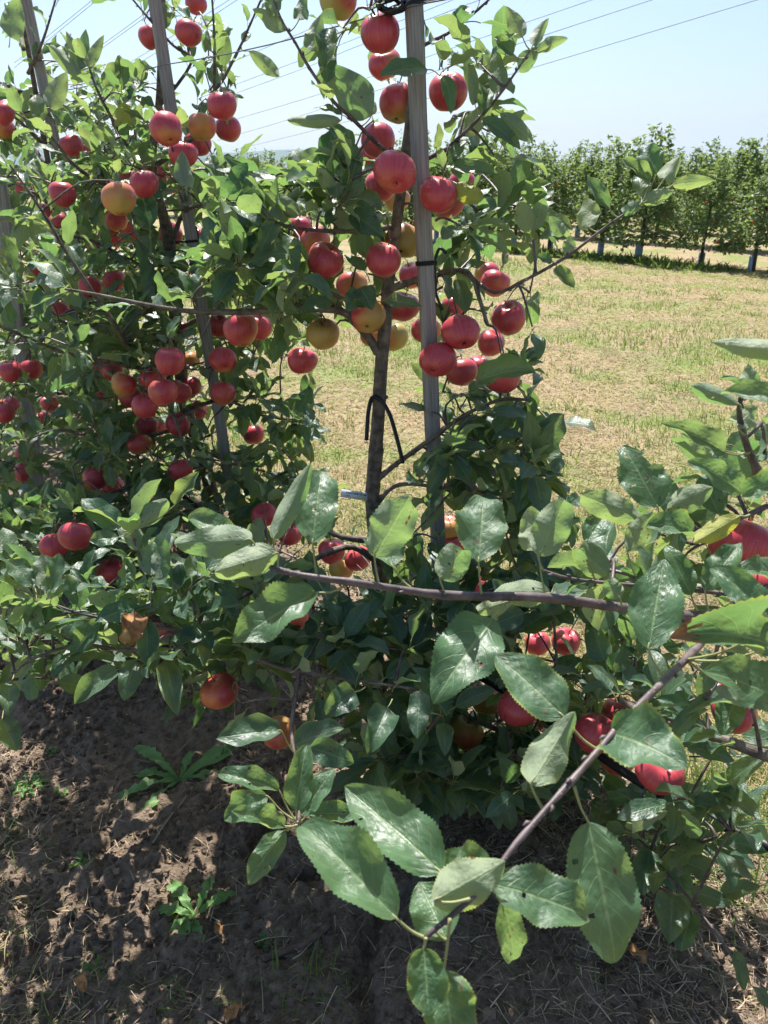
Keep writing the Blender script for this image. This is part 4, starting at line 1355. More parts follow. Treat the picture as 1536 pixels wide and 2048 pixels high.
# ---- second tree (T1)
T1.branch([(432, 1050, 2.92), (430, 1025, 2.90), (404, 903, 2.83), (372, 817, 2.78), (352, 650, 2.68), (338, 480, 2.58), (316, 400, 2.52), (303, 335, 2.48), (306, 290, 2.45), (316, 232, 2.42), (322, 120, 2.36), (326, -60, 2.28)], 0.030, 0.008, 'trunk', M_BARK, 9)
m_low = at(432, 1050, 2.92)
T1.branch([tuple(m_low), (m_low.x + 0.01, m_low.y + 0.02, 0.25), tuple(row_base(1) - Vector((0, 0, 0.05)))], 0.030, 0.036, 'trunk', M_BARK, 9, True)
b1 = [
    [(312, 330, 2.47), (345, 308, 2.42), (375, 285, 2.36), (400, 262, 2.30), (425, 215, 2.24), (429, 150, 2.20), (428, 60, 2.16), (422, -30, 2.12)],
    [(318, 215, 2.41), (383, 125, 2.34), (346, 91, 2.30), (300, 40, 2.26), (258, -10, 2.22)],
    [(430, 180, 2.22), (448, 156, 2.2), (479, 96, 2.16), (500, 50, 2.14), (524, -5, 2.1)],
    [(316, 398, 2.52), (276, 328, 2.45), (234, 255, 2.38), (198, 188, 2.32), (178, 135, 2.30)],
    [(310, 410, 2.52), (240, 380, 2.44), (188, 357, 2.36), (146, 328, 2.30), (117, 292, 2.26), (88, 262, 2.24), (30, 225, 2.2)],
    [(340, 500, 2.6), (372, 420, 2.42), (446, 418, 2.26), (500, 430, 2.20)],
    [(352, 640, 2.68), (300, 690, 2.5), (255, 691, 2.34), (234, 657, 2.22), (182, 579, 2.12), (130, 501, 2.06), (86, 425, 2.02), (49, 371, 2.0), (20, 330, 1.98)],
    [(358, 700, 2.70), (300, 735, 2.5), (224, 725, 2.30), (156, 712, 2.20), (104, 696, 2.12), (0, 652, 2.02), (-50, 630, 1.98)],
    [(345, 600, 2.66), (250, 640, 2.5), (141, 650, 2.35), (91, 610, 2.28), (31, 569, 2.22)],
    [(340, 560, 2.64), (260, 520, 2.52), (180, 480, 2.42), (90, 470, 2.34)],
    [(372, 800, 2.77), (340, 770, 2.6), (320, 773, 2.5), (349, 835, 2.42), (365, 882, 2.38), (375, 913, 2.36)],
    [(385, 850, 2.80), (300, 870, 2.66), (210, 880, 2.52), (120, 860, 2.44), (52, 880, 2.40)],
    [(372, 820, 2.78), (450, 800, 2.72), (520, 830, 2.66), (600, 840, 2.60)],
    [(400, 900, 2.83), (480, 930, 2.76), (560, 950, 2.70)],
    [(410, 930, 2.84), (300, 960, 2.66), (180, 1000, 2.50), (80, 1030, 2.42)],
    [(425, 1000, 2.9), (330, 1040, 2.74), (220, 1070, 2.58), (100, 1110, 2.46)],
    [(428, 1010, 2.9), (500, 1020, 2.80), (580, 1010, 2.7)],
    [(355, 660, 2.69), (430, 620, 2.60), (500, 590, 2.52)],
]
for k, b in enumerate(b1):
    pp = T1.branch(b, 0.0085 if k not in (1, 2) else 0.005, 0.0025)
    T1.shoot_leaves(pp, 0.25, 1.0, 0.030 if k not in (0, 1, 2, 3) else 0.046, 0.086)
T1.fill(270, 0, 460, 200, 2.2, 2.5, 9)
T1.fill(180, 180, 330, 360, 2.3, 2.7, 12)
T1.fill(150, 300, 520, 520, 2.25, 2.75, 56)
T1.fill(150, 480, 600, 720, 2.25, 2.8, 78)
T1.fill(140, 720, 480, 930, 2.35, 2.95, 66)
T1.fill(120, 930, 480, 1180, 2.35, 3.0, 62, 0.076, 7)
T1.fill(440, 780, 640, 1080, 2.45, 2.9, 34)
T1.fill(0, 1000, 200, 1180, 2.3, 2.6, 20)
T1.fill(0, 400, 200, 700, 1.95, 2.3, 12)
T1.fill(450, 540, 560, 800, 2.4, 2.8, 10)

# ---- third and fourth trees
def plain_tree(T, k, nb, zt=2.0, seed=1):
    rr = random.Random(seed)
    b = row_base(k)
    T.branch([tuple(b - Vector((0, 0, 0.05))), (b.x + 0.02, b.y, 0.6), (b.x - 0.03, b.y + 0.02, 1.2), (b.x - 0.05, b.y + 0.02, zt)], 0.03, 0.008, 'trunk', M_BARK, 8, True)
    for i in range(nb):
        z = 0.35 + (zt - 0.45) * i / (nb - 1)
        th = i * 2.4 + rr.uniform(-0.4, 0.4)
        L = rr.uniform(0.35, 0.68) * (1 - 0.35 * z / zt)
        dx, dy = math.cos(th) * L, math.sin(th) * L
        x0 = b.x - 0.03 * z; y0 = b.y
        pp = T.branch([(x0, y0, z), (x0 + dx * 0.5, y0 + dy * 0.5, z + 0.10), (x0 + dx, y0 + dy, z + rr.uniform(-0.05, 0.28))], 0.008, 0.0025, world=True)
        T.shoot_leaves(pp, 0.2, 1.0, 0.032, 0.089)


plain_tree(T2, 2, 20, 2.05, 3)
plain_tree(T3, 3, 18, 2.0, 4)
plain_tree(T4, 4, 26, 1.9, 5)
T2.fill(0, 100, 260, 360, 2.7, 3.5, 26)
T2.fill(0, 330, 270, 720, 2.6, 3.5, 80)
T2.fill(0, 720, 260, 1180, 2.6, 3.5, 78, 0.076, 7)
T3.fill(0, 150, 200, 1000, 3.6, 4.4, 60)
T3.fill(150, 480, 420, 1000, 3.5, 4.2, 36)

# ---- tree beside the camera (TR)
b = row_base(-1)
TR.branch([tuple(b - Vector((0, 0, 0.05))), (b.x + 0.01, b.y, 0.5), (b.x + 0.02, b.y + 0.01, 1.1), (b.x + 0.03, b.y + 0.02, 1.9)], 0.026, 0.008, 'trunk', M_BARK, 9, True)
kn = at(1500, 1202, 0.97)
bA = TR.branch([(b.x + 0.015, b.y, 0.83), (b.x - 0.06, b.y + 0.0, 0.89)] + [tuple(at(*q)) for q in ((1590, 1185, 0.99), (1500, 1202, 0.97), (1440, 1228, 0.95), (1370, 1232, 0.93), (1240, 1215, 0.91), (1090, 1195, 0.89), (890, 1190, 0.865), (730, 1168, 0.845), (600, 1150, 0.835), (540, 1134, 0.83))], 0.0105, 0.0028, world=True, mat=M_TWIG, n=8)
bA2 = TR.branch([(1500, 1198, 0.98), (1440, 1186, 1.0), (1260, 1170, 1.01), (1140, 1157, 1.01), (1080, 1138, 1.0)], 0.0035, 0.0018)
bB = TR.branch([(1470, 1218, 0.96), (1430, 1260, 0.86), (1370, 1320, 0.76), (1320, 1370, 0.71), (1250, 1440, 0.67), (1180, 1520, 0.635), (1100, 1610, 0.605), (1030, 1690, 0.585), (960, 1780, 0.565), (850, 1876, 0.55)], 0.0042, 0.0021, n=8)
bC = TR.branch([(b.x + 0.012, b.y, 0.45)] + [tuple(at(*q)) for q in ((1640, 1545, 1.16), (1536, 1512, 1.18), (1450, 1481, 1.20), (1370, 1456, 1.23), (1300, 1430, 1.26), (1240, 1400, 1.30))], 0.0120, 0.005, world=True, n=8)
bC2 = TR.branch([(1522, 1505, 1.185), (1512, 1450, 1.16), (1500, 1400, 1.14)], 0.0035, 0.002)
bDD = TR.branch([(b.x + 0.02, b.y, 1.05)] + [tuple(at(*q)) for q in ((1640, 1010, 0.95), (1545, 985, 0.92), (1515, 940, 0.90), (1490, 880, 0.88), (1478, 820, 0.87), (1490, 770, 0.86))], 0.008, 0.002, world=True)
bE = TR.branch([(1560, 1000, 0.93), (1470, 1040, 0.95), (1390, 1060, 0.96), (1318, 1046, 0.96), (1270, 1040, 0.96)], 0.0035, 0.0016)
TR.shoot_leaves(bC, 0.45, 1.0, 0.05, 0.085)
TR.fill(1400, 800, 1536, 1000, 0.92, 1.10, 7, 0.066, 4)
TR.fill(1300, 1000, 1536, 1110, 1.0, 1.2, 9, 0.070, 4)
TR.fill(1380, 1290, 1536, 1470, 0.98, 1.2, 8, 0.074, 5)
TR.fill(1150, 1120, 1500, 1190, 1.05, 1.25, 7, 0.072, 4)
TR.fill(1220, 1400, 1400, 1560, 1.15, 1.4, 9, 0.076, 5)

for i in range(11):                       # the rest of this tree, beside and behind the camera's edge of view
    z = 0.55 + 1.3 * i / 10
    th = -1.25 + 2.3 * ((i * 0.618) % 1.0)
    L_ = RD.uniform(0.35, 0.6)
    pp = TR.branch([(b.x + 0.02, b.y, z), (b.x + 0.02 + math.cos(th) * L_ * 0.5, b.y + math.sin(th) * L_ * 0.5, z + 0.10), (b.x + 0.02 + math.cos(th) * L_, b.y + math.sin(th) * L_, z + RD.uniform(0.0, 0.25))], 0.008, 0.0025, world=True)
    TR.shoot_leaves(pp, 0.2, 1.0, 0.028, 0.084)

F = M_LEAF_YELLOW
for spec in [
    # along the upper close branch
    (TR, (633, 1146), (625, 1086), (644, 942), .86, .92, 82, 1, .18, .25),
    (TR, (546, 1130), (548, 1078), (622, 928), .84, .85, 52, -1, .50, .35),
    (TR, (556, 1136), (556, 1106), (430, 1143), .83, .80, 56, -1, .75, .35),
    (TR, (542, 1132), (503, 1080), (350, 1087), .84, .83, 58, -1, .45, .55),
    (TR, (540, 1130), (476, 1074), (376, 1044), .88, .92, 46, 1, .35, .4),
    (TR, (757, 1166), (749, 1112), (819, 992), .85, .80, 86, -1, .25, .35),
    (TR, (822, 1176), (786, 1134), (752, 1042), .88, .93, 74, 1, .25, .2),
    (TR, (891, 1188), (880, 1157), (925, 1100), .86, .84, 70, -1, .70, .9),
    (TR, (963, 1188), (957, 1123), (968, 995), .87, .93, 94, 1, .16, .15),
    (TR, (1092, 1194), (1078, 1112), (1128, 1000), .90, .87, 72, -1, .45, .3),
    (TR, (1088, 1142), (1072, 1100), (1062, 1012), .98, 1.0, 66, -1, .3, .25),
    (TR, (1023, 1206), (987, 1237), (866, 1408), .87, .81, 116, 1, .22, .3),
    (TR, (690, 1172), (631, 1186), (464, 1284), .84, .80, 96, 1, .38, .3),
    (TR, (1108, 1196), (1100, 1186), (985, 1187), .93, .92, 58, -1, .4, .35),
    (TR, (1060, 1196), (1022, 1200), (956, 1222), .92, .90, 34, -1, .4, .3),
    (TR, (1326, 1352), (1297, 1298), (1328, 1118), .715, .76, 96, 1, .10, .18),
    (TR, (1245, 1214), (1240, 1196), (1212, 1160), .90, .90, 40, -1, .5, .5),
    # along the slanting close branch
    (TR, (1198, 1502), (1128, 1434), (992, 1311), .65, .70, 102, 1, .30, .35),
    (TR, (1088, 1620), (1062, 1568), (1150, 1424), .61, .64, 74, -1, .45, .4),
    (TR, (1250, 1442), (1222, 1466), (1375, 1536), .66, .60, 124, 1, .22, .5),
    (TR, (1148, 1572), (1177, 1645), (1230, 1925), .62, .60, 132, 1, .10, .25),
    (TR, (972, 1764), (985, 1766), (1178, 1838), .57, .57, 104, 1, .32, .45),
    (TR, (850, 1876), (792, 1836), (601, 1652), .55, .61, 116, 1, .28, .3),
    (TR, (965, 1774), (884, 1745), (690, 1572), .60, .67, 112, 1, .28, .3),
    (TR, (940, 1798), (868, 1802), (1010, 1722), .55, .56, 74, -1, .60, .7),
    (TR, (870, 1862), (893, 1880), (838, 1764), .62, .66, 92, 1, .15, .3),
    (TR, (975, 1764), (985, 1748), (885, 1742), .60, .62, 92, 1, .2, .4),
    (TR, (852, 1876), (848, 1898), (858, 2032), .54, .52, 84, 1, .42, .35),
    (TR, (900, 1838), (888, 1942), (905, 2085), .545, .54, 108, 1, .15, .25),
    (TR, (975, 1768), (1003, 1795), (1026, 1920), .62, .66, 60, 1, .2, .3),
    # at the picture edge
    (TR, None, (1545, 1292), (1339, 1277), .72, .66, 100, 1, .35, .4, 0.2, None, .16, 0.0, 0, True),
    (TR, None, (1550, 1245), (1420, 1137), .70, .75, 60, 1, .35, .4),
    (TR, None, (1570, 1402), (1405, 1342), .70, .68, 100, 1, .25, .3),
    (TR, (1502, 1402), (1498, 1400), (1365, 1432), 1.1, 1.0, 60, 1, .15, .35),
    (TR, (1502, 1402), (1470, 1402), (1442, 1470), 1.1, 1.08, 54, 1, .3, .2),
    (TR, None, (1580, 708), (1424, 684), .56, .60, 46, -1, .45, .45),
    (TR, (1500, 905), (1450, 905), (1321, 845), .88, .88, 50, 1, .5, .45),
    (TR, (1500, 905), (1440, 897), (1362, 868), .90, .92, 40, -1, .3, .3),
    (TR, (1318, 1046), (1316, 1015), (1244, 892), .96, 1.0, 84, 1, .12, .2, 0.0, None, .16, 0.0, 4),
    (TR, (1300, 1044), (1286, 1040), (1163, 990), .95, .93, 54, -1, .5, .5),
    (TR, (1320, 1046), (1335, 1018), (1426, 975), .95, .92, 46, -1, .45, .3),
    (TR, (1520, 960), (1484, 986), (1374, 922), .80, .80, 54, 1, .35, .3),
    (TR, None, (1570, 965), (1484, 994), .62, .64, 50, 1, .4, .5),
    (TR, (1500, 1030), (1480, 1032), (1387, 1086), .82, .80, 40, -1, .5, .2, 0.0, F),
    (TR, (1400, 1060), (1382, 1068), (1292, 1053), .92, .90, 60, 1, .35, .5),
    (TR, (1270, 1150), (1255, 1102), (1306, 1022), .94, .92, 46, -1, .3, .3),
    (TR, (1190, 1160), (1172, 1086), (1220, 1018), 1.0, 1.03, 48, 1, .2, .2),
    (TR, (1218, 1165), (1216, 1150), (1158, 1098), 1.0, .98, 58, -1, .35, .4),
    (TR, (1488, 800), (1500, 792), (1496, 728), .86, .87, 36, -1, .3, .3),
    (TR, (1484, 820), (1480, 810), (1384, 772), .86, .84, 38, -1, .45, .4),
    (TR, (1490, 870), (1475, 852), (1515, 812), .87, .88, 48, -1, .2, .2),
    (TR, None, (1580, 802), (1442, 789), .60, .64, 44, 1, .5, .4),
    (TR, (1440, 1050), (1440, 1030), (1398, 956), .95, .98, 52, 1, .2, .3),
    (TR, (1400, 1230), (1382, 1190), (1330, 1092), .97, 1.0, 48, 1, .2, .3),
    (TR, (1420, 1228), (1410, 1180), (1482, 1085), .90, .92, 56, 1, .25, .3),
    (TR, None, (1570, 1152), (1462, 1148), .80, .78, 62, 1, .3, .4),
    # rosette hanging over the soil
    (T0, (592, 1642), (558, 1580), (437, 1548), .95, .96, 54, 1, .42, .3),
    (T0, (592, 1642), (535, 1592), (448, 1640), 1.0, 1.0, 56, 1, .2, .3),
    (T0, (595, 1650), (568, 1652), (462, 1622), .93, .90, 50, 1, .55, .35),
    (T0, (594, 1640), (592, 1621), (613, 1490), .95, .98, 52, 1, .40, .2),
    (T0, (598, 1640), (605, 1630), (668, 1537), .97, 1.0, 48, 1, .30, .2),
    (T0, (600, 1644), (615, 1628), (716, 1631), .98, 1.0, 46, 1, .35, .3),
    (T0, (592, 1650), (567, 1662), (497, 1769), .93, .90, 50, 1, .25, .25),
    (T0, (597, 1650), (602, 1660), (640, 1705), .98, 1.0, 42, 1, .3, .3),
]:
    big_leaf(*spec)

# single leaves farther in, same builder, coarser mesh
for spec in [
    (T0, (563, 1462), (432, 1478), 1.25, 1.22, 60, 1), (T0, (590, 1490), (688, 1457), 1.25, 1.25, 56, 1), (T0, (711, 1384), (652, 1430), 1.3, 1.28, 60, 1),
    (T0, (775, 1415), (735, 1507), 1.3, 1.25, 58, 1), (T0, (842, 1380), (834, 1477), 1.35, 1.3, 46, 1), (T0, (620, 1495), (708, 1526), 1.2, 1.2, 50, 1), (T0, (1345, 1788), (1338, 1888), 1.28, 1.22, 64, 1), (T0, (1385, 1828), (1362, 1902), 1.27, 1.24, 46, 1), (T0, (1440, 1788), (1522, 1772), 1.26, 1.25, 40, 1), (T0, (1420, 1745), (1360, 1722), 1.3, 1.3, 44, 1), (T0, (1470, 1900), (1488, 1980), 1.2, 1.18, 30, 1), (T0, (1300, 1700), (1285, 1790), 1.36, 1.32, 52, 1),
    (T0, (64, 1173), (14, 1119), 1.40, 1.42, 44, 1), (T0, (80, 1172), (86, 1108), 1.40, 1.42, 36, -1), (T0, (102, 1180), (118, 1106), 1.40, 1.42, 32, 1),
    (T0, (205, 1240), (141, 1314), 1.44, 1.42, 48, 1), (T0, (234, 1339), (149, 1408), 1.38, 1.34, 48, 1), (T0, (293, 1242), (296, 1338), 1.42, 1.38, 42, 1),
    (T0, (346, 1273), (408, 1279), 1.45, 1.43, 42, 1), (T0, (330, 1320), (355, 1432), 1.40, 1.34, 42, 1), (T0, (270, 1320), (248, 1402), 1.40, 1.36, 46, 1),
    (T0, (20, 1362), (16, 1432), 1.42, 1.38, 36, 1), (T0, (4, 1440), (34, 1502), 1.42, 1.38, 46, 1), (T0, (60, 1350), (66, 1400), 1.45, 1.42, 30, -1),
    (T0, (240, 1058), (163, 998), 1.43, 1.44, 52, 1), (T0, (268, 1050), (335, 1000), 1.43, 1.43, 40, -1), (T0, (350, 1010), (398, 944), 1.45, 1.45, 32, 1),
    (T0, (236, 1075), (178, 1082), 1.42, 1.40, 36, 1), (T0, (276, 1100), (262, 1040), 1.44, 1.44, 36, -1), (T0, (315, 1160), (330, 1078), 1.44, 1.45, 38, -1), (T0, (305, 1150), (283, 1080), 1.44, 1.45, 36, -1),
    (T0, (1346, 369), (1428, 360), 1.44, 1.44, 28, -1), (T0, (1313, 348), (1288, 298), 1.44, 1.46, 48, 1), (T0, (1330, 356), (1362, 312), 1.44, 1.46, 38, -1), (T0, (1300, 362), (1243, 318), 1.44, 1.44, 32, 1),
    (T0, (1217, 414), (1175, 355), 1.46, 1.46, 32, 1), (T0, (1177, 454), (1172, 394), 1.48, 1.5, 46, -1), (T0, (1283, 396), (1275, 354), 1.45, 1.48, 36, 1), (T0, (1286, 405), (1346, 382), 1.44, 1.42, 28, -1),
    (T0, (1282, 408), (1246, 426), 1.44, 1.43, 24, -1), (T0, (1136, 508), (1141, 470), 1.5, 1.5, 26, -1), (T0, (1127, 470), (1100, 432), 1.5, 1.5, 26, -1), (T0, (1112, 535), (1149, 576), 1.5, 1.48, 30, 1), (T0, (1104, 522), (1072, 514), 1.52, 1.5, 20, 1),
    (T0, (1036, 138), (1079, 94), 1.46, 1.46, 32, -1), (T0, (1074, 101), (1136, 77), 1.45, 1.45, 25, -1), (T0, (1066, 90), (1098, 36), 1.45, 1.46, 24, -1), (T0, (1045, 74), (1012, 12), 1.45, 1.46, 30, -1),
    (T0, (1026, 110), (988, 76), 1.46, 1.46, 26, 1), (T0, (1000, 184), (990, 102), 1.48, 1.5, 38, -1), (T0, (950, 208), (925, 95), 1.52, 1.53, 28, -1), (T0, (965, 232), (986, 165), 1.5, 1.52, 36, 1),
    (T0, (965, 238), (1041, 298), 1.5, 1.48, 30, 1), (T0, (1000, 226), (1065, 283), 1.5, 1.48, 32, -1), (T0, (742, 232), (652, 128), 1.54, 1.52, 70, -1), (T0, (682, 241), (574, 240), 1.52, 1.50, 26, -1),
    (T0, (647, 137), (661, 58), 1.47, 1.49, 42, 1), (T0, (622, 102), (642, 28), 1.46, 1.47, 38, -1), (T0, (570, 62), (505, 18), 1.43, 1.43, 30, -1), (T0, (555, 26), (533, -25), 1.42, 1.43, 36, -1), (T0, (598, 40), (613, -20), 1.44, 1.45, 28, -1),
    (T1, (497, 102), (559, 153), 2.14, 2.12, 28, -1), (T0, (952, 762), (1072, 746), 1.62, 1.55, 48, 1), (T0, (770, 600), (845, 612), 1.60, 1.58, 28, 1), (T0, (720, 575), (745, 620), 1.62, 1.60, 42, 1), (T0, (728, 585), (694, 622), 1.63, 1.61, 46, 1),
    (T1, (165, 137), (172, 58), 2.3, 2.32, 24, -1), (T1, (160, 140), (132, 62), 2.3, 2.32, 22, -1), (T1, (176, 132), (208, 70), 2.3, 2.32, 20, -1), (T1, (160, 147), (96, 90), 2.3, 2.28, 28, -1),
    (T1, (100, 216), (134, 144), 2.22, 2.24, 36, -1), (T1, (20, 74), (36, -6), 2.1, 2.1, 42, -1), (T1, (243, 256), (254, 202), 2.36, 2.38, 34, -1, F), (T0, (890, 330), (1000, 350), 1.56, 1.5, 30, 1), (T0, (905, 372), (965, 400), 1.55, 1.52, 40, -1, F),
    (T0, (600, 430), (520, 385), 1.56, 1.54, 34, -1), (T0, (548, 445), (520, 505), 1.55, 1.53, 40, 1), (T0, (552, 438), (600, 372), 1.55, 1.57, 40, -1), (T0, (640, 300), (590, 330), 1.6, 1.6, 30, -1), (T0, (720, 350), (690, 410), 1.6, 1.58, 40, -1),
    (T1, (300, 455), (280, 370), 2.2, 2.2, 44, 1), (T1, (372, 372), (365, 300), 2.05, 2.07, 40, -1), (T1, (435, 370), (420, 312), 2.1, 2.12, 36, 1), (T0, (597, 530), (588, 475), 1.55, 1.5, 40, 1), (T0, (575, 470), (592, 548), 1.52, 1.50, 36, 1),
]:
    T_, ba, ti, d0, d1, wd, fc = spec[:7]
    big_leaf(T_, None, ba, ti, d0, d1, wd, fc, RD.uniform(0.15, 0.45), RD.uniform(0.15, 0.5), RD.uniform(-0.2, 0.2), spec[7] if len(spec) > 7 else M_LEAF, nu=14)

# ---- dry curled leaf on the low branch
big_leaf(T0, (262, 1242), (258, 1228), (268, 1282), 1.40, 1.38, 30, 1, 1.1, 0.8, 0.3, M_DEADLEAF, nu=14)

# ================================================================== apples
def apple_profile(seed):
    r = random.Random(seed)
    n, k = 18, 14
    h = r.uniform(0.96, 1.09)
    lob = r.uniform(0.03, 0.06); ph = r.uniform(0, 6); lean = r.uniform(-0.10, 0.10); sq = r.uniform(0.93, 1.06); cone = r.uniform(0.04, 0.14)
    V = []; Q = []
    for j in range(k + 1):
        ph_ = math.pi * (j + 0.35) / (k + 0.7)
        for i in range(n):
            th = 2 * math.pi * i / n
            s = math.sin(ph_); c_ = math.cos(ph_)
            rad = s ** 0.92 * (1 + cone * c_)
            z = c_ * 0.92 * h
            z -= 0.30 * math.exp(-(rad / 0.26) ** 2) * (1 if c_ > 0 else 0)
            z += 0.20 * math.exp(-(rad / 0.22) ** 2) * (1 if c_ < 0 else 0)
            f = 1 + lob * math.cos(5 * th + ph) * (0.4 + 0.6 * max(0, -c_)) + 0.02 * math.cos(2 * th + ph)
            V.append((rad * f * sq * math.cos(th) + lean * c_, rad * f / sq * math.sin(th) + 0.6 * lean * c_ * c_, z * (1 + 0.05 * math.cos(th + ph))))
    for j in range(k):
        for i in range(n):
            Q.append((j * n + i, (j + 1) * n + i, (j + 1) * n + (i + 1) % n, j * n + (i + 1) % n))
    for i in range(0, n, 2):      # close both ends
        pass
    V.append((lean, 0.6 * lean, V[0][2] - 0.03)); V.append((-lean, 0.6 * lean, V[k * n][2] + 0.02))
    for i in range(0, n, 2):
        Q.append((i, (i + 1) % n, (i + 2) % n, len(V) - 2))
        Q.append((k * n + (i + 2) % n, k * n + (i + 1) % n, k * n + i, len(V) - 1))
    V = np.array(V) * 0.0395
    me = quads_mesh('apple', V, Q, None, None, [M_APPLE])
    return me, V[-2][2], V[-1][2]


APV = [apple_profile(200 + k) for k in range(7)]
m = MB(); m.tube([(0, 0, -0.002), (0.001, 0.001, 0.010), (0.004, 0.002, 0.022)], [0.0012, 0.0011, 0.0016], 6)
STEMM = m.data('stem', [M_STEM])
m = MB()
m.tube([(0, 0, 0.003), (0, 0, -0.001)], [0.0042, 0.0030], 6)
for k in range(5):
    a_ = k * 1.2566
    x, y = math.cos(a_), math.sin(a_)
    m.tube([(x * 0.002, y * 0.002, 0.0), (x * 0.0045, y * 0.0045, -0.003), (x * 0.0035, y * 0.0035, -0.006)], [0.0012, 0.0010, 0.0003], 4)
CALYXM = m.data('calyx', [M_CALYX])
for i, (px, py, dm, tk, red, grn, cal, lab) in enumerate(APPLES):
    me, zt, zb = APV[i % 7]
    d = DEP[i]
    p = at(px, py, d)
    o = link('apple', me, None, p)
    dmx = max(dm, MIND[tk])
    sc_ = RD.uniform(1.0, 1.08)
    o.scale = (sc_,) * 3
    toc = (CAM - p).normalized()
    if cal:
        zax = Vector((RD.uniform(-0.25, 0.25), 0, 0)) - (toc * 0.55 + Vector((0, 0, -0.95)) + Vector((RD.uniform(-0.2, 0.2), 0, 0)))
        zax = (Vector((0, 0, 0.62)) - toc * 0.72 + Vector((RD.uniform(-0.35, 0.35), 0, 0))).normalized()
    else:
        zax = Vector((RD.gauss(0, 0.30), RD.gauss(0, 0.26), 1)).normalized()
    q = zax.to_track_quat('Z', 'Y')
    o.rotation_mode = 'QUATERNION'
    from mathutils import Quaternion
    o.rotation_quaternion = q @ Quaternion((0, 0, 1), RD.uniform(0, 6.28))
    o.color = (red, grn, RD.random(), 1)
    tag(o, lab, 'apple', 'apples on the trees of the staked row')
    st = link('stem', STEMM, o); st.location = (0, 0, zt)
    cx = link('calyx', CALYXM, o); cx.location = (0, 0, zb)
    # a fruit twig from the stem to the nearest wood
    T_ = TREE[tk]
    top = p + zax * (zt + 0.020) * sc_
    w_ = T_.nearest(top)
    if (w_ - top).length < 0.6:
        mid = top.lerp(w_, 0.45) + Vector((0, 0, 0.025))
        pp, rr = smooth_path([top, mid, w_], [0.0014, 0.0022, 0.0034], 3)
        T_.twigs.tube(pp, rr, 4, cap=False)
    if RD.random() < 0.75:
        T_.rosette(top + Vector((0, 0.01, 0.004)), Vector((RD.gauss(0, .4), RD.gauss(0.3, .3), 1)), 3, 0.066)

tot = [T.finish() for T in (T0, T1, T2, T3, T4, TR)]
print('LEAVES', tot, 'far trees', count)

# ================================================================== ties, tag, guard
def band(name, p, axis_, rx, w, label, tails=()):
    """A black tie round a stake: a strap loop, a knot and loose ends."""
    z = axis_.normalized()
    x = Vector((1, 0.25, 0)); x = (x - z * x.dot(z)).normalized(); y = z.cross(x)
    e = link('tree_tie', None, None, p)
    tag(e, label, 'tie', 'black tree ties')
    m = MB()
    ring = []
    n = 16
    for k in range(n + 1):
        a = 2 * math.pi * k / n
        c_, s_ = math.cos(a), math.sin(a)
        f = 1 / max(abs(c_), abs(s_)) ** 0.75
        ring.append(x * (c_ * rx * f) + y * (s_ * rx * 0.92 * f))
    for dz in (-w, 0.0, w):
        m.tube([q + z * dz for q in ring], w * 0.62, 6, cap=False)
    m.build('strap', M_BLACK, e)
    m = MB()
    m.tube([x * rx + z * w, x * (rx + 0.006) , x * (rx + 0.004) - z * w * 2], 0.0045, 6)
    m.build('knot', M_BLACK, e)
    for tl in tails:
        m = MB()
        pp, rr = smooth_path([x * (rx + 0.003)] + [Vector(q) for q in tl], [0.0035] * (len(tl) + 1), 4)
        m.tube(pp, rr, 6)
        m.build('loose_end', M_BLACK, e)
    return e


def on_axis(S, py):
    foot, top = S[0], S[1]
    lo, hi = 0.0, 1.0
    for _ in range(30):
        mid = (lo + hi) / 2
        if proj(foot.lerp(top, mid))[1] > py: lo = mid
        else: hi = mid
    return foot.lerp(top, lo)


p = on_axis(S0, 526)
band('tie', p, S0[4], 0.0178, 0.0030, 'black strap tied round the tall grey stake with hanging ends',
     [[(0.022, 0.0, -0.02), (0.024, 0.0, -0.06), (0.040, -0.005, -0.098)], [(0.030, 0.0, 0.030), (0.045, -0.004, 0.020)]])
band('tie', on_axis(S1, 483), S1[4], 0.0205, 0.0026, 'upper black band round the second stake, reaching to the trunk',
     [[(0.022, 0.0, 0.012), (0.018, 0.0, 0.045)], [(-0.045, 0.01, -0.002), (-0.075, 0.03, -0.006)]])
band('tie', on_axis(S1, 800), S1[4], 0.0205, 0.0030, 'lower black band round the second stake')

# loop of black tubing hung over the nearest trunk
e = link('tree_tie', None, None, at(750, 795, 1.81))
tag(e, 'black rubber tube looped over the nearest trunk with two hanging ends', 'tie', 'black tree ties')
o0 = e.location
for pts in ([(750, 792, 1.805), (742, 800, 1.80), (736, 830, 1.795), (733, 880, 1.795)], [(746, 793, 1.80), (762, 800, 1.795), (778, 826, 1.79), (790, 862, 1.785), (806, 926, 1.78)]):
    m = MB()
    pp, rr = smooth_path([at(*q) - o0 for q in pts], [0.0048] * len(pts), 5)
    m.tube(pp, rr, 8)
    m.build('tube', M_BLACK, e)
m = MB()
c0 = at(757, 797, 1.83) - o0
m.tube([c0 + Vector((0.0200 * math.cos(a), 0.0200 * math.sin(a), 0.004 * math.cos(a))) for a in np.linspace(0, 6.2832, 15)], 0.0035, 6, cap=False)
m.build('loop', M_BLACK, e)

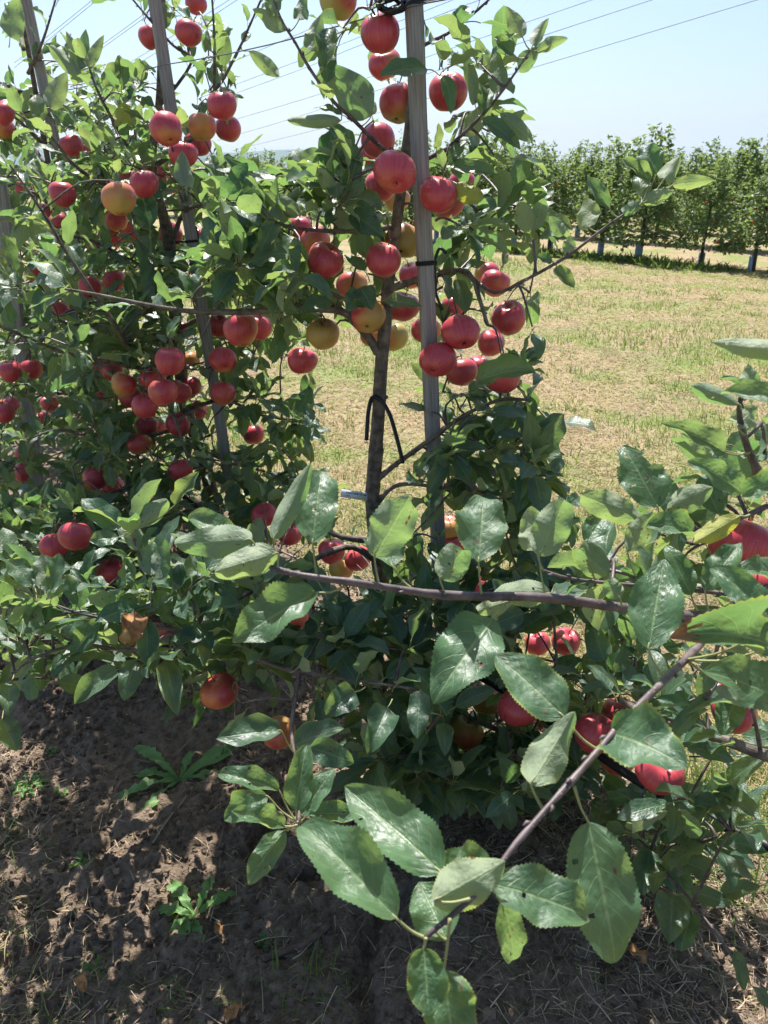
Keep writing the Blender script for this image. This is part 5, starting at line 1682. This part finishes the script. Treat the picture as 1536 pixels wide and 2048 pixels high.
# knotted tie at the top of the tall stake
e = link('tree_tie', None, None, at(790, 15, 1.50))
tag(e, 'knotted black tie binding the tree top to the tall grey stake', 'tie', 'black tree ties')
o0 = e.location
rr_ = random.Random(4)
for k in range(7):
    pts = []
    ph = rr_.uniform(0, 6)
    for j in range(9):
        a = ph + j * 0.75
        pts.append(at(782 + 24 * math.cos(a) + rr_.uniform(-5, 5), 10 + 12 * math.sin(a) + rr_.uniform(-6, 6), 1.475 + 0.02 * math.sin(a * 1.3 + k)) - o0)
    pp, r2 = smooth_path(pts, [0.0032] * 9, 3)
    m = MB(); m.tube(pp, r2, 6); m.build('strap', M_BLACK, e)
for pts in ([(790, 20, 1.46), (822, 6, 1.462), (850, 5, 1.468), (872, -2, 1.48)], [(750, 30, 1.50), (744, 16, 1.50), (756, 2, 1.50), (772, -6, 1.5)], [(782, 24, 1.46), (806, 14, 1.458), (826, 1, 1.462), (868, 3, 1.475)]):
    pp, r2 = smooth_path([at(*q) - o0 for q in pts], [0.0022] * len(pts), 5)
    m = MB(); m.tube(pp, r2, 6); m.build('loose_end', M_BLACK, e)

# white printed tag wrapped round the trunk
pc = at(744.5, 1001, 1.915)
e = link('plant_tag', None, None, pc)
tag(e, 'white printed plant tag wrapped round the nearest trunk, one end sticking out', 'plant tag')
m = MB()
V = []; Q = []
n = 16
for k in range(n + 1):
    a = -math.pi * 0.98 + 2 * math.pi * 0.98 * k / n
    for dz in (-0.0085, 0.0085):
        V.append((0.0182 * math.cos(a) + 0.001, 0.0182 * math.sin(a), dz))
for k in range(n):
    Q.append((2 * k, 2 * k + 2, 2 * k + 3, 2 * k + 1))
m.add(V, Q)
m.build('band', M_TAG, e)
A_ = at(737, 994, 1.897) - pc; B_ = at(682, 986, 1.885) - pc
vx = (B_ - A_); L_ = vx.length; vx.normalize()
vz = Vector((0, 0.1, 1)); vz = (vz - vx * vz.dot(vx)).normalized()
vy = vz.cross(vx)
rot = Matrix((vx, vy, vz)).transposed()
m = MB(); m.box((A_ + B_) / 2, (L_, 0.0008, 0.0200), 0, rot); flap = m.build('flap', M_TAG, e)
m = MB()
rr_ = random.Random(9)
toc = (CAM - (pc + (A_ + B_) / 2)).normalized()
off = vy * (0.0007 if vy.dot(toc) > 0 else -0.0007)
x = 0.08
while x < 0.80:
    wch = rr_.uniform(0.012, 0.030)
    m.box(A_ + vx * (L_ * (x + wch / 2)) + vz * 0.0035 + off, (L_ * wch, 0.0003, rr_.uniform(0.0030, 0.0042)), 0, rot)
    x += wch + rr_.choice((0.008, 0.010, 0.024))
for x in (0.70, 0.735, 0.77):
    m.box(A_ + vx * (L_ * x) - vz * 0.0035 + off, (L_ * 0.02, 0.0003, 0.003), 0, rot)
pr = m.build('print', M_INK, flap)
pr.parent = flap

# teal sleeve round the foot of the nearest trunk
p = at(806, 1452, 2.205)
m = MB()
V = []; Q = []
n = 14
prof = [(0.040, -0.09), (0.039, 0.0), (0.038, 0.055), (0.035, 0.055), (0.035, -0.09)]
for r_, z in prof:
    for k in range(n):
        a = 2 * math.pi * k / n
        V.append((r_ * math.cos(a), r_ * math.sin(a), z))
for j in range(len(prof) - 1):
    for k in range(n):
        Q.append((j * n + k, j * n + (k + 1) % n, (j + 1) * n + (k + 1) % n, (j + 1) * n + k))
m.add(V, Q)
o = m.build('trunk_sleeve', M_TEAL); o.location = p
tag(o, 'teal plastic sleeve round the foot of the nearest trunk', 'trunk sleeve')

# ================================================================== on the ground: clods, straw, grass, weeds
def scatter(n, x0, x1, y0, y1, seed):
    r = np.random.default_rng(seed)
    return r.uniform(x0, x1, n), r.uniform(y0, y1, n), r


# clods
x, y, r = scatter(30000, -1.9, 1.4, 0.8, 3.2, 31)
rdv = row_dist(x, y) + 0.10 * (fbm(x * 2.1, y * 2.1, 3) - 0.47)
ok = (rdv < 1.25) & (rdv > -0.42) & (fbm(x * 3.3, y * 3.3, 8) + 0.25 * r.random(len(x)) > 0.50)
x, y = x[ok][:13000], y[ok][:13000]
z = ground_z(x, y)
rot8 = np.array([(-1, -1, -1), (1, -1, -1), (1, 1, -1), (-1, 1, -1), (-1, -1, 1), (1, -1, 1), (1, 1, 1), (-1, 1, 1)]) * 0.62
cq = np.array([(3, 2, 1, 0), (4, 5, 6, 7), (0, 1, 5, 4), (1, 2, 6, 5), (2, 3, 7, 6), (3, 0, 4, 7)])
# a once-subdivided cube pushed to a ball: 26 vertices, 24 quads
def lump():
    m = {}
    V = []; Q = []
    def vid(p):
        k = tuple(p)
        if k not in m:
            m[k] = len(V)
            V.append(np.array(p, float))
        return m[k]
    for ax in range(3):
        for sg in (-1, 1):
            for i in (-1, 0):
                for j in (-1, 0):
                    q = []
                    for di, dj in ((0, 0), (1, 0), (1, 1), (0, 1)):
                        p = [0, 0, 0]
                        p[ax] = sg; p[(ax + 1) % 3] = i + di; p[(ax + 2) % 3] = j + dj
                        q.append(vid(p))
                    Q.append(tuple(q if sg > 0 else q[::-1]))
    V = np.array(V)
    V = V / np.linalg.norm(V, axis=1)[:, None]
    return V, np.array(Q)


LV, LQ = lump()
n = len(x)
size = 0.0024 + 0.0062 * r.random(n) ** 2.2 + 0.006 * (r.random(n) < 0.03) * r.random(n)
allV = LV[None] * (1 + 0.75 * (r.random((n, len(LV), 1)) - 0.5)) * (size[:, None, None] * (0.7 + 0.6 * r.random((n, 1, 3))))
allV += np.stack([x, y, z + size * 0.25], 1)[:, None, :]
allQ = (LQ[None] + (np.arange(n) * len(LV))[:, None, None]).reshape(-1, 4)
o = link('soil_clods', quads_mesh('soil_clods', allV.reshape(-1, 3), allQ, None, np.repeat(np.clip(0.35 + 0.25 * r.normal(size=n), 0, 1), len(LV)), [M_CLOD], None, False))
tag(o, 'loose dark crumbs of tilled soil along the row', 'soil', kind='stuff')


def strands(name, x, y, z, L, W, head, pitch, bend, tint, mat, seg=2):
    """Blades or straws as tapered strips of quads."""
    n = len(x)
    rr = np.random.default_rng(77)
    dx = np.cos(head); dy = np.sin(head)
    V = np.zeros((n, (seg + 1) * 2, 3))
    px, py, pz = x.copy(), y.copy(), z.copy()
    pi = pitch.copy()
    hx = head.copy()
    roll = rr.uniform(-0.6, 0.6, n)
    for k in range(seg + 1):
        w = W * (1 - (k / seg) ** 1.5 * 0.88)
        sx = -np.sin(hx) * np.cos(roll); sy = np.cos(hx) * np.cos(roll); sz = np.sin(roll)
        V[:, 2 * k, 0] = px - sx * w; V[:, 2 * k, 1] = py - sy * w; V[:, 2 * k, 2] = pz - sz * w
        V[:, 2 * k + 1, 0] = px + sx * w; V[:, 2 * k + 1, 1] = py + sy * w; V[:, 2 * k + 1, 2] = pz + sz * w
        px = px + np.cos(hx) * np.cos(pi) * L / seg
        py = py + np.sin(hx) * np.cos(pi) * L / seg
        pz = pz + np.sin(pi) * L / seg
        pi = pi - bend / seg
        hx = hx + rr.normal(size=n) * 0.16
    q = np.array([(2 * k, 2 * k + 1, 2 * k + 3, 2 * k + 2) for k in range(seg)])
    Q = (q[None] + (np.arange(n) * (seg + 1) * 2)[:, None, None]).reshape(-1, 4)
    return link(name, quads_mesh(name, V.reshape(-1, 3), Q, None, np.repeat(tint, (seg + 1) * 2), [mat], None, True))


# straw on the tilled strip
x, y, r = scatter(64000, -2.0, 1.4, 0.7, 3.0, 41)
rdv = row_dist(x, y)
dens = np.clip(0.20 + 1.6 * (fbm(x * 1.7, y * 1.7, 55) - 0.46) + 1.0 * np.clip((x - 0.05) / 0.5, 0, 1) + 0.35 * np.clip((-rdv + 0.05) / 0.3, 0, 1), 0.05, 1)
ok = (rdv < 1.7) & (rdv > -0.6) & (r.random(len(x)) < dens + 0.5 * np.clip((rdv - 0.8) * 3, 0, 1))
x, y = x[ok], y[ok]
n = len(x)
o = strands('dry_straw', x, y, ground_z(x, y) + 0.004 + 0.006 * r.random(n), 0.016 + 0.070 * r.random(n) ** 2, 0.0006 + 0.0009 * r.random(n) ** 2, r.uniform(0, 6.28, n), r.normal(size=n) * 0.18, r.normal(size=n) * 0.4, np.clip(0.45 + 0.28 * r.normal(size=n), 0, 1), M_STRAW, 3)
tag(o, 'dry straw bits strewn over the tilled soil', 'straw', kind='stuff')

# mown grass of the alley: standing green blades and lying dry ones, thinning with distance
parts = []
r = np.random.default_rng(61)
n = 230000
dist = 1.6 + 15.5 * r.random(n) ** 1.35
azi = r.uniform(-0.68, 0.74, n)
x = dist * np.sin(azi); y = dist * np.cos(azi)
rdv = row_dist(x, y) + 0.25 * (fbm(x * 2.3, y * 2.3, 71) - 0.47)
gr = np.clip((fbm(x * 0.9, y * 0.9, 81) - 0.47) * 8, 0, 1)
gr = np.maximum(gr, np.clip((fbm(x * 3.1, y * 3.1, 83) - 0.56) * 7, 0, 1))
ok = (rdv < -0.40) & (dist < 15.5)
x, y, gr, dist = x[ok], y[ok], gr[ok], dist[ok]
n = len(x)
green = r.random(n) < 0.13 + 0.70 * gr
L = np.where(green, 0.028 + 0.035 * r.random(n) + 0.03 * gr * r.random(n), 0.045 + 0.06 * r.random(n)) 
pit = np.where(green, r.uniform(0.5, 1.4, n), r.normal(size=n) * 0.16)
tint = np.where(green, np.clip(0.24 + 0.16 * r.normal(size=n) + 0.10 * (1 - gr), 0, 0.55), np.clip(0.66 + 0.12 * r.normal(size=n) + 1.1 * np.clip(fbm(x * 1.9, y * 1.9, 87) - 0.44, 0, 1), 0.5, 1))
W = (0.0009 + 0.00035 * dist) * (0.8 + 0.5 * r.random(n))
bend = np.where(green, r.uniform(0.2, 1.2, n), r.normal(size=n) * 0.4)
o = strands('grass', x, y, ground_z(x, y) + np.where(green, -0.003, 0.006 + 0.012 * r.random(n)), L, W, r.uniform(0, 6.28, n), pit, bend, tint, M_GRASS, 2)
tag(o, 'mown half dry grass of the alley behind the row', 'grass', kind='stuff')

x, y, r = scatter(42000, -2.6, 0.3, 0.5, 2.6, 63)
rdv = row_dist(x, y) + 0.35 * (fbm(x * 2.3, y * 2.3, 71) - 0.47)
ok = (rdv > 0.93) & (r.random(len(x)) < np.clip((rdv - 0.9) * 4, 0.15, 1) * (0.3 + 1.4 * np.clip((fbm(x * 5, y * 5, 91) - 0.38) * 3, 0, 1)))
x, y = x[ok], y[ok]
n = len(x)
green = r.random(n) < 0.42
o = strands('grass', x, y, ground_z(x, y) + np.where(green, -0.003, 0.003 + 0.006 * r.random(n)), np.where(green, 0.02 + 0.035 * r.random(n), 0.025 + 0.05 * r.random(n)), 0.0010 + 0.0008 * r.random(n), r.uniform(0, 6.28, n),
            np.where(green, r.uniform(0.4, 1.4, n), r.normal(size=n) * 0.2), np.where(green, r.uniform(0.2, 1.2, n), r.normal(size=n) * 0.4),
            np.where(green, np.clip(0.18 + 0.16 * r.normal(size=n), 0, 0.55), np.clip(0.78 + 0.15 * r.normal(size=n), 0.5, 1)), M_GRASS, 3)
tag(o, 'sparse sunlit grass and dry stalks on the near edge of the soil', 'grass', kind='stuff')

# longer green grass: beside the row at the back, tufts at the near edge, strip under the far trees
bl = []
def tuft(cx, cy, rad, n, L, seed, spread=1.0):
    r = np.random.default_rng(seed)
    a = r.uniform(0, 6.28, n); q = rad * np.sqrt(r.random(n))
    bl.append((cx + q * np.cos(a), cy + q * np.sin(a), L * (0.5 + 0.7 * r.random(n)), a + r.normal(size=n) * 0.8, r.uniform(0.55, 1.45, n), np.clip(0.12 + 0.13 * r.normal(size=n), 0, 0.5)))


g = ground_at(1440, 1700)
for k in range(26):
    q = ground_at(RD.uniform(1330, 1560), RD.uniform(1590, 1860))
    tuft(q.x, q.y, 0.06, 16, 0.13, 300 + k)
for k, (px, py, nn, L) in enumerate([(100, 1850, 16, .05), (20, 1790, 20, .06), (40, 1990, 26, .06), (190, 1935, 12, .035), (215, 1978, 12, .05), (300, 2010, 22, .07), (590, 1985, 20, .09), (640, 2010, 18, .07),
                                     (975, 2010, 10, .05), (1370, 1990, 10, .05), (1000, 1960, 8, .05), (1450, 2035, 12, .05), (15, 1700, 22, .07), (75, 1720, 14, .05), (130, 2040, 24, .06), (390, 1710, 5, .05), (650, 1800, 5, .04), (400, 2030, 14, .07),
                                     (1100, 2020, 14, .05), (680, 2035, 14, .06), (760, 2040, 12, .05), (1180, 2030, 10, .05)]):
    q = ground_at(px, py)
    tuft(q.x, q.y, 0.045, nn, L, 400 + k)
for k in range(60):
    q = FAR0 + ROWD * RD.uniform(-1, 4.5) + ROWN * RD.uniform(0.1, 0.8)
    tuft(q.x, q.y, 0.25, 26, 0.20, 500 + k)
for k in range(60):
    q = FAR0 + ROWD * RD.uniform(-3, 22) + ROWN * RD.uniform(-0.9, 0.6)
    tuft(q.x, q.y, 0.35, 14, 0.10, 600 + k)
for k in range(46):
    p_ = ROW0 + ROWD * RD.uniform(-0.3, 1.6) - ROWN * RD.uniform(0.42, 1.1)
    tuft(p_.x, p_.y, 0.10, 26, 0.075, 700 + k)
for k in range(150):
    d_ = 2.4 + 11.5 * RD.random() ** 1.2
    az = RD.uniform(-0.45, 0.55)
    qx, qy = d_ * math.sin(az), d_ * math.cos(az)
    if row_dist(qx, qy) < -0.6:
        tuft(qx, qy, RD.uniform(0.04, 0.12), RD.randrange(12, 34), RD.uniform(0.045, 0.085), 900 + k)
x, y, L, hd, pt, ti = [np.concatenate([b_[k] for b_ in bl]) for k in range(6)]
far_ = np.hypot(x, y)
o = strands('tall_grass', x, y, ground_z(x, y) - 0.004, L, np.clip(0.0016 + 0.0008 * (far_ - 1.5), 0.0016, 0.012) * np.clip(L / 0.09, 0.6, 1.4), hd, pt, np.full(len(x), 0.9), ti, M_GRASS, 4)
tag(o, 'longer green grass in tufts beside the row and under the far trees', 'grass', kind='stuff')


# ---- weeds
def weed_leaf(L, W, lobes, seed, rosy=0.0):
    """A lobed rosette leaf lying along +Y, rising then drooping."""
    rr = random.Random(seed)
    nu = 22
    V = []; Q = []; U = []
    for i in range(nu + 1):
        u = i / nu
        h = W / 2 * (0.12 + (math.sin(math.pi * min(1, u ** 1.4)) ** 0.7) * (0.35 + 0.65 * u))
        if lobes: h *= 0.55 + 0.55 * (1 - (u * lobes) % 1.0) if u < 0.86 else 0.9
        if i == nu: h = W * 0.03
        y = L * u * 0.96
        z = L * (0.34 * u - 0.42 * u * u) + 0.006
        for v in (-1, -0.35, 0, 0.35, 1):
            V.append((v * h, y, z + abs(v) * h * 0.28 + 0.004 * math.sin(u * 16 + v * 2 + seed)))
            U.append((0.5 + v / 2, u))
    for i in range(nu):
        for j in range(4):
            a = i * 5 + j
            Q.append((a, a + 1, a + 6, a + 5))
    return quads_mesh('leaf', V, Q, U, np.full(len(V), rr.random()), [M_WEED])


def weed(name, px, py, leaves, label, cat='weed', group='weeds on the bare soil', lift=0.0):
    g_ = ground_at(px, py)
    e = link(name, None, None, (g_.x, g_.y, gz(g_.x, g_.y) - 0.002))
    tag(e, label, cat, group)
    for k, (ang, L, W, lobes, tilt) in enumerate(leaves):
        o = link('leaf', weed_leaf(L, W, lobes, k + int(px)), e)
        o.rotation_euler = (tilt, RD.uniform(-0.25, 0.25), math.radians(ang))
    return e


# angles: 0 = away from the camera, 90 = towards picture left
weed('dandelion', 360, 1568, [(52, 0.20, 0.045, 8, 0.15), (78, 0.16, 0.050, 6, -0.05), (112, 0.17, 0.055, 6, 0.0), (150, 0.17, 0.050, 7, -0.1), (-8, 0.10, 0.030, 4, 0.3), (-48, 0.20, 0.055, 0, 0.1), (-80, 0.15, 0.04, 5, 0.0)],
     'larger lobed dandelion rosette in the shaded soil below the low branch')
weed('dandelion', 392, 1850, [(40, 0.125, 0.042, 4, 0.0), (75, 0.095, 0.042, 4, -0.1), (-12, 0.10, 0.030, 5, 0.2), (-52, 0.10, 0.032, 6, 0.1), (-160, 0.07, 0.038, 4, -0.15), (165, 0.06, 0.032, 0, 0.0), (130, 0.06, 0.028, 3, 0.0)],
     'smaller dandelion rosette in the bare soil near the picture foot')
weed('seedling', 165, 1742, [(20, 0.042, 0.016, 0, 0.25), (100, 0.028, 0.014, 0, 0.1), (-60, 0.034, 0.014, 0, 0.2), (-130, 0.022, 0.012, 0, 0.1)], 'tiny bright seedling alone in the soil left of the dandelions', 'seedling')
weed('seedling', 118, 1592, [(30, 0.03, 0.013, 0, 0.2), (-60, 0.03, 0.012, 0, 0.2), (-110, 0.022, 0.012, 0, 0.1)], 'tiny seedling beside the grey green weed near the picture edge', 'seedling')
weed('weed', 62, 1585, [(a_, 0.05, 0.014, 3, 0.1) for a_ in range(0, 360, 36)], 'low grey green weed near the picture edge above the sunlit soil')
weed('seedling', 98, 1508, [(40, 0.035, 0.022, 0, 0.1), (-70, 0.03, 0.02, 0, 0.1), (160, 0.025, 0.018, 0, 0.0)], 'round leaved seedling under the low hanging leaves at the edge', 'seedling')
weed('seedling', 530, 1905, [(20, 0.024, 0.014, 0, 0.15), (120, 0.02, 0.013, 0, 0.1), (-90, 0.022, 0.013, 0, 0.1), (200, 0.02, 0.012, 0, 0)], 'tiny green seedling just above the dead stick', 'seedling')
weed('seedling', 460, 1518, [(10, 0.045, 0.026, 0, 0.25), (-80, 0.03, 0.02, 0, 0.1), (120, 0.03, 0.02, 0, 0.1)], 'small oval leaved seedling right of the larger dandelion', 'seedling')
weed('seedling', 190, 1945, [(a_, 0.035, 0.012, 2, 0.2) for a_ in (0, 60, 120, 200, 290)], 'pale green seedling in the sunlit soil near the picture foot', 'seedling')

# ---- dead stick, long straw stem, fallen leaf
def lying(name, pts, r0, r1, mat, label, cat, n=7):
    P = []
    for k, (px, py) in enumerate(pts):
        q = ground_at(px, py)
        P.append(Vector((q.x, q.y, gz(q.x, q.y) + r0 + 0.004)))
    base = P[0].copy()
    pp, rr = smooth_path([q - base for q in P], [r0 + (r1 - r0) * k / (len(P) - 1) for k in range(len(P))], 4)
    m = MB(); m.tube(pp, rr, n, wob=0.25)
    o = m.build(name, mat); o.location = base
    tag(o, label, cat)


def fallen(px, py, rot, L, label):
    q = ground_at(px, py)
    V, Q, U, mi = leaf_geo(12, 4, 0.55, 0.5, 1.3, 0.4, 0.5, 0.8, 0, 0.25, 0.05, px)
    o = link('fallen_leaf', quads_mesh('fallen_leaf', V * L, Q, U, np.full(len(V), 0.3), [M_DEADLEAF, M_STICK], mi), None, (q.x, q.y, gz(q.x, q.y) + 0.016))
    o.rotation_euler = (0.15, 0.25, rot)
    tag(o, label, 'fallen leaf', 'dry leaves on the soil')


fallen(1285, 1975, 1.0, 0.055, 'curled brown fallen leaf on straw at the lower picture corner')
fallen(492, 2035, 2.4, 0.05, 'reddish brown fallen leaf at the very foot of the picture')
fallen(440, 1888, 0.4, 0.035, 'small dry leaf beside the smaller dandelion')
fallen(170, 1975, 3.6, 0.045, 'dry leaf on the sunlit soil near the picture foot')
fallen(1010, 1890, 5.0, 0.05, 'dry leaf on the shaded soil under the hanging close leaves')
lying('stick', [(528, 1946), (560, 1932), (600, 1922), (630, 1902), (660, 1878)], 0.0055, 0.008, M_STICK, 'dead grey brown stick lying on the soil near the picture foot', 'stick', 8)
lying('straw_stem', [(308, 1702), (340, 1656), (366, 1618), (386, 1586)], 0.0022, 0.0016, M_STRAW, 'long straw coloured stem lying on the soil by the dandelion', 'straw stem', 6)
lying('straw_stem', [(528, 2040), (526, 1990), (522, 1945)], 0.0014, 0.0010, M_STRAW, 'thin upright looking straw stem at the picture foot below the stick', 'straw stem', 6)
lying('stick', [(436, 1712), (446, 1690), (452, 1668)], 0.004, 0.003, M_STICK, 'short pale twig piece lying on the soil below the hanging rosette', 'stick', 7)

# ================================================================== haze: the air between here and the hills
t = NT('air')
vol = t.n('ShaderNodeVolumePrincipled', {'Color': (0.68, 0.83, 1.0, 1.0), 'Density': 0.00013, 'Anisotropy': 0.2})
t.m.cycles.homogeneous_volume = True
t.t.links.new(vol.outputs[0], t.out.inputs['Volume'])
m = MB()
m.box((0, 0, 95), (13000, 13000, 210))
hz = m.build('haze', t.m, None, False)
tag(hz, kind='stuff')
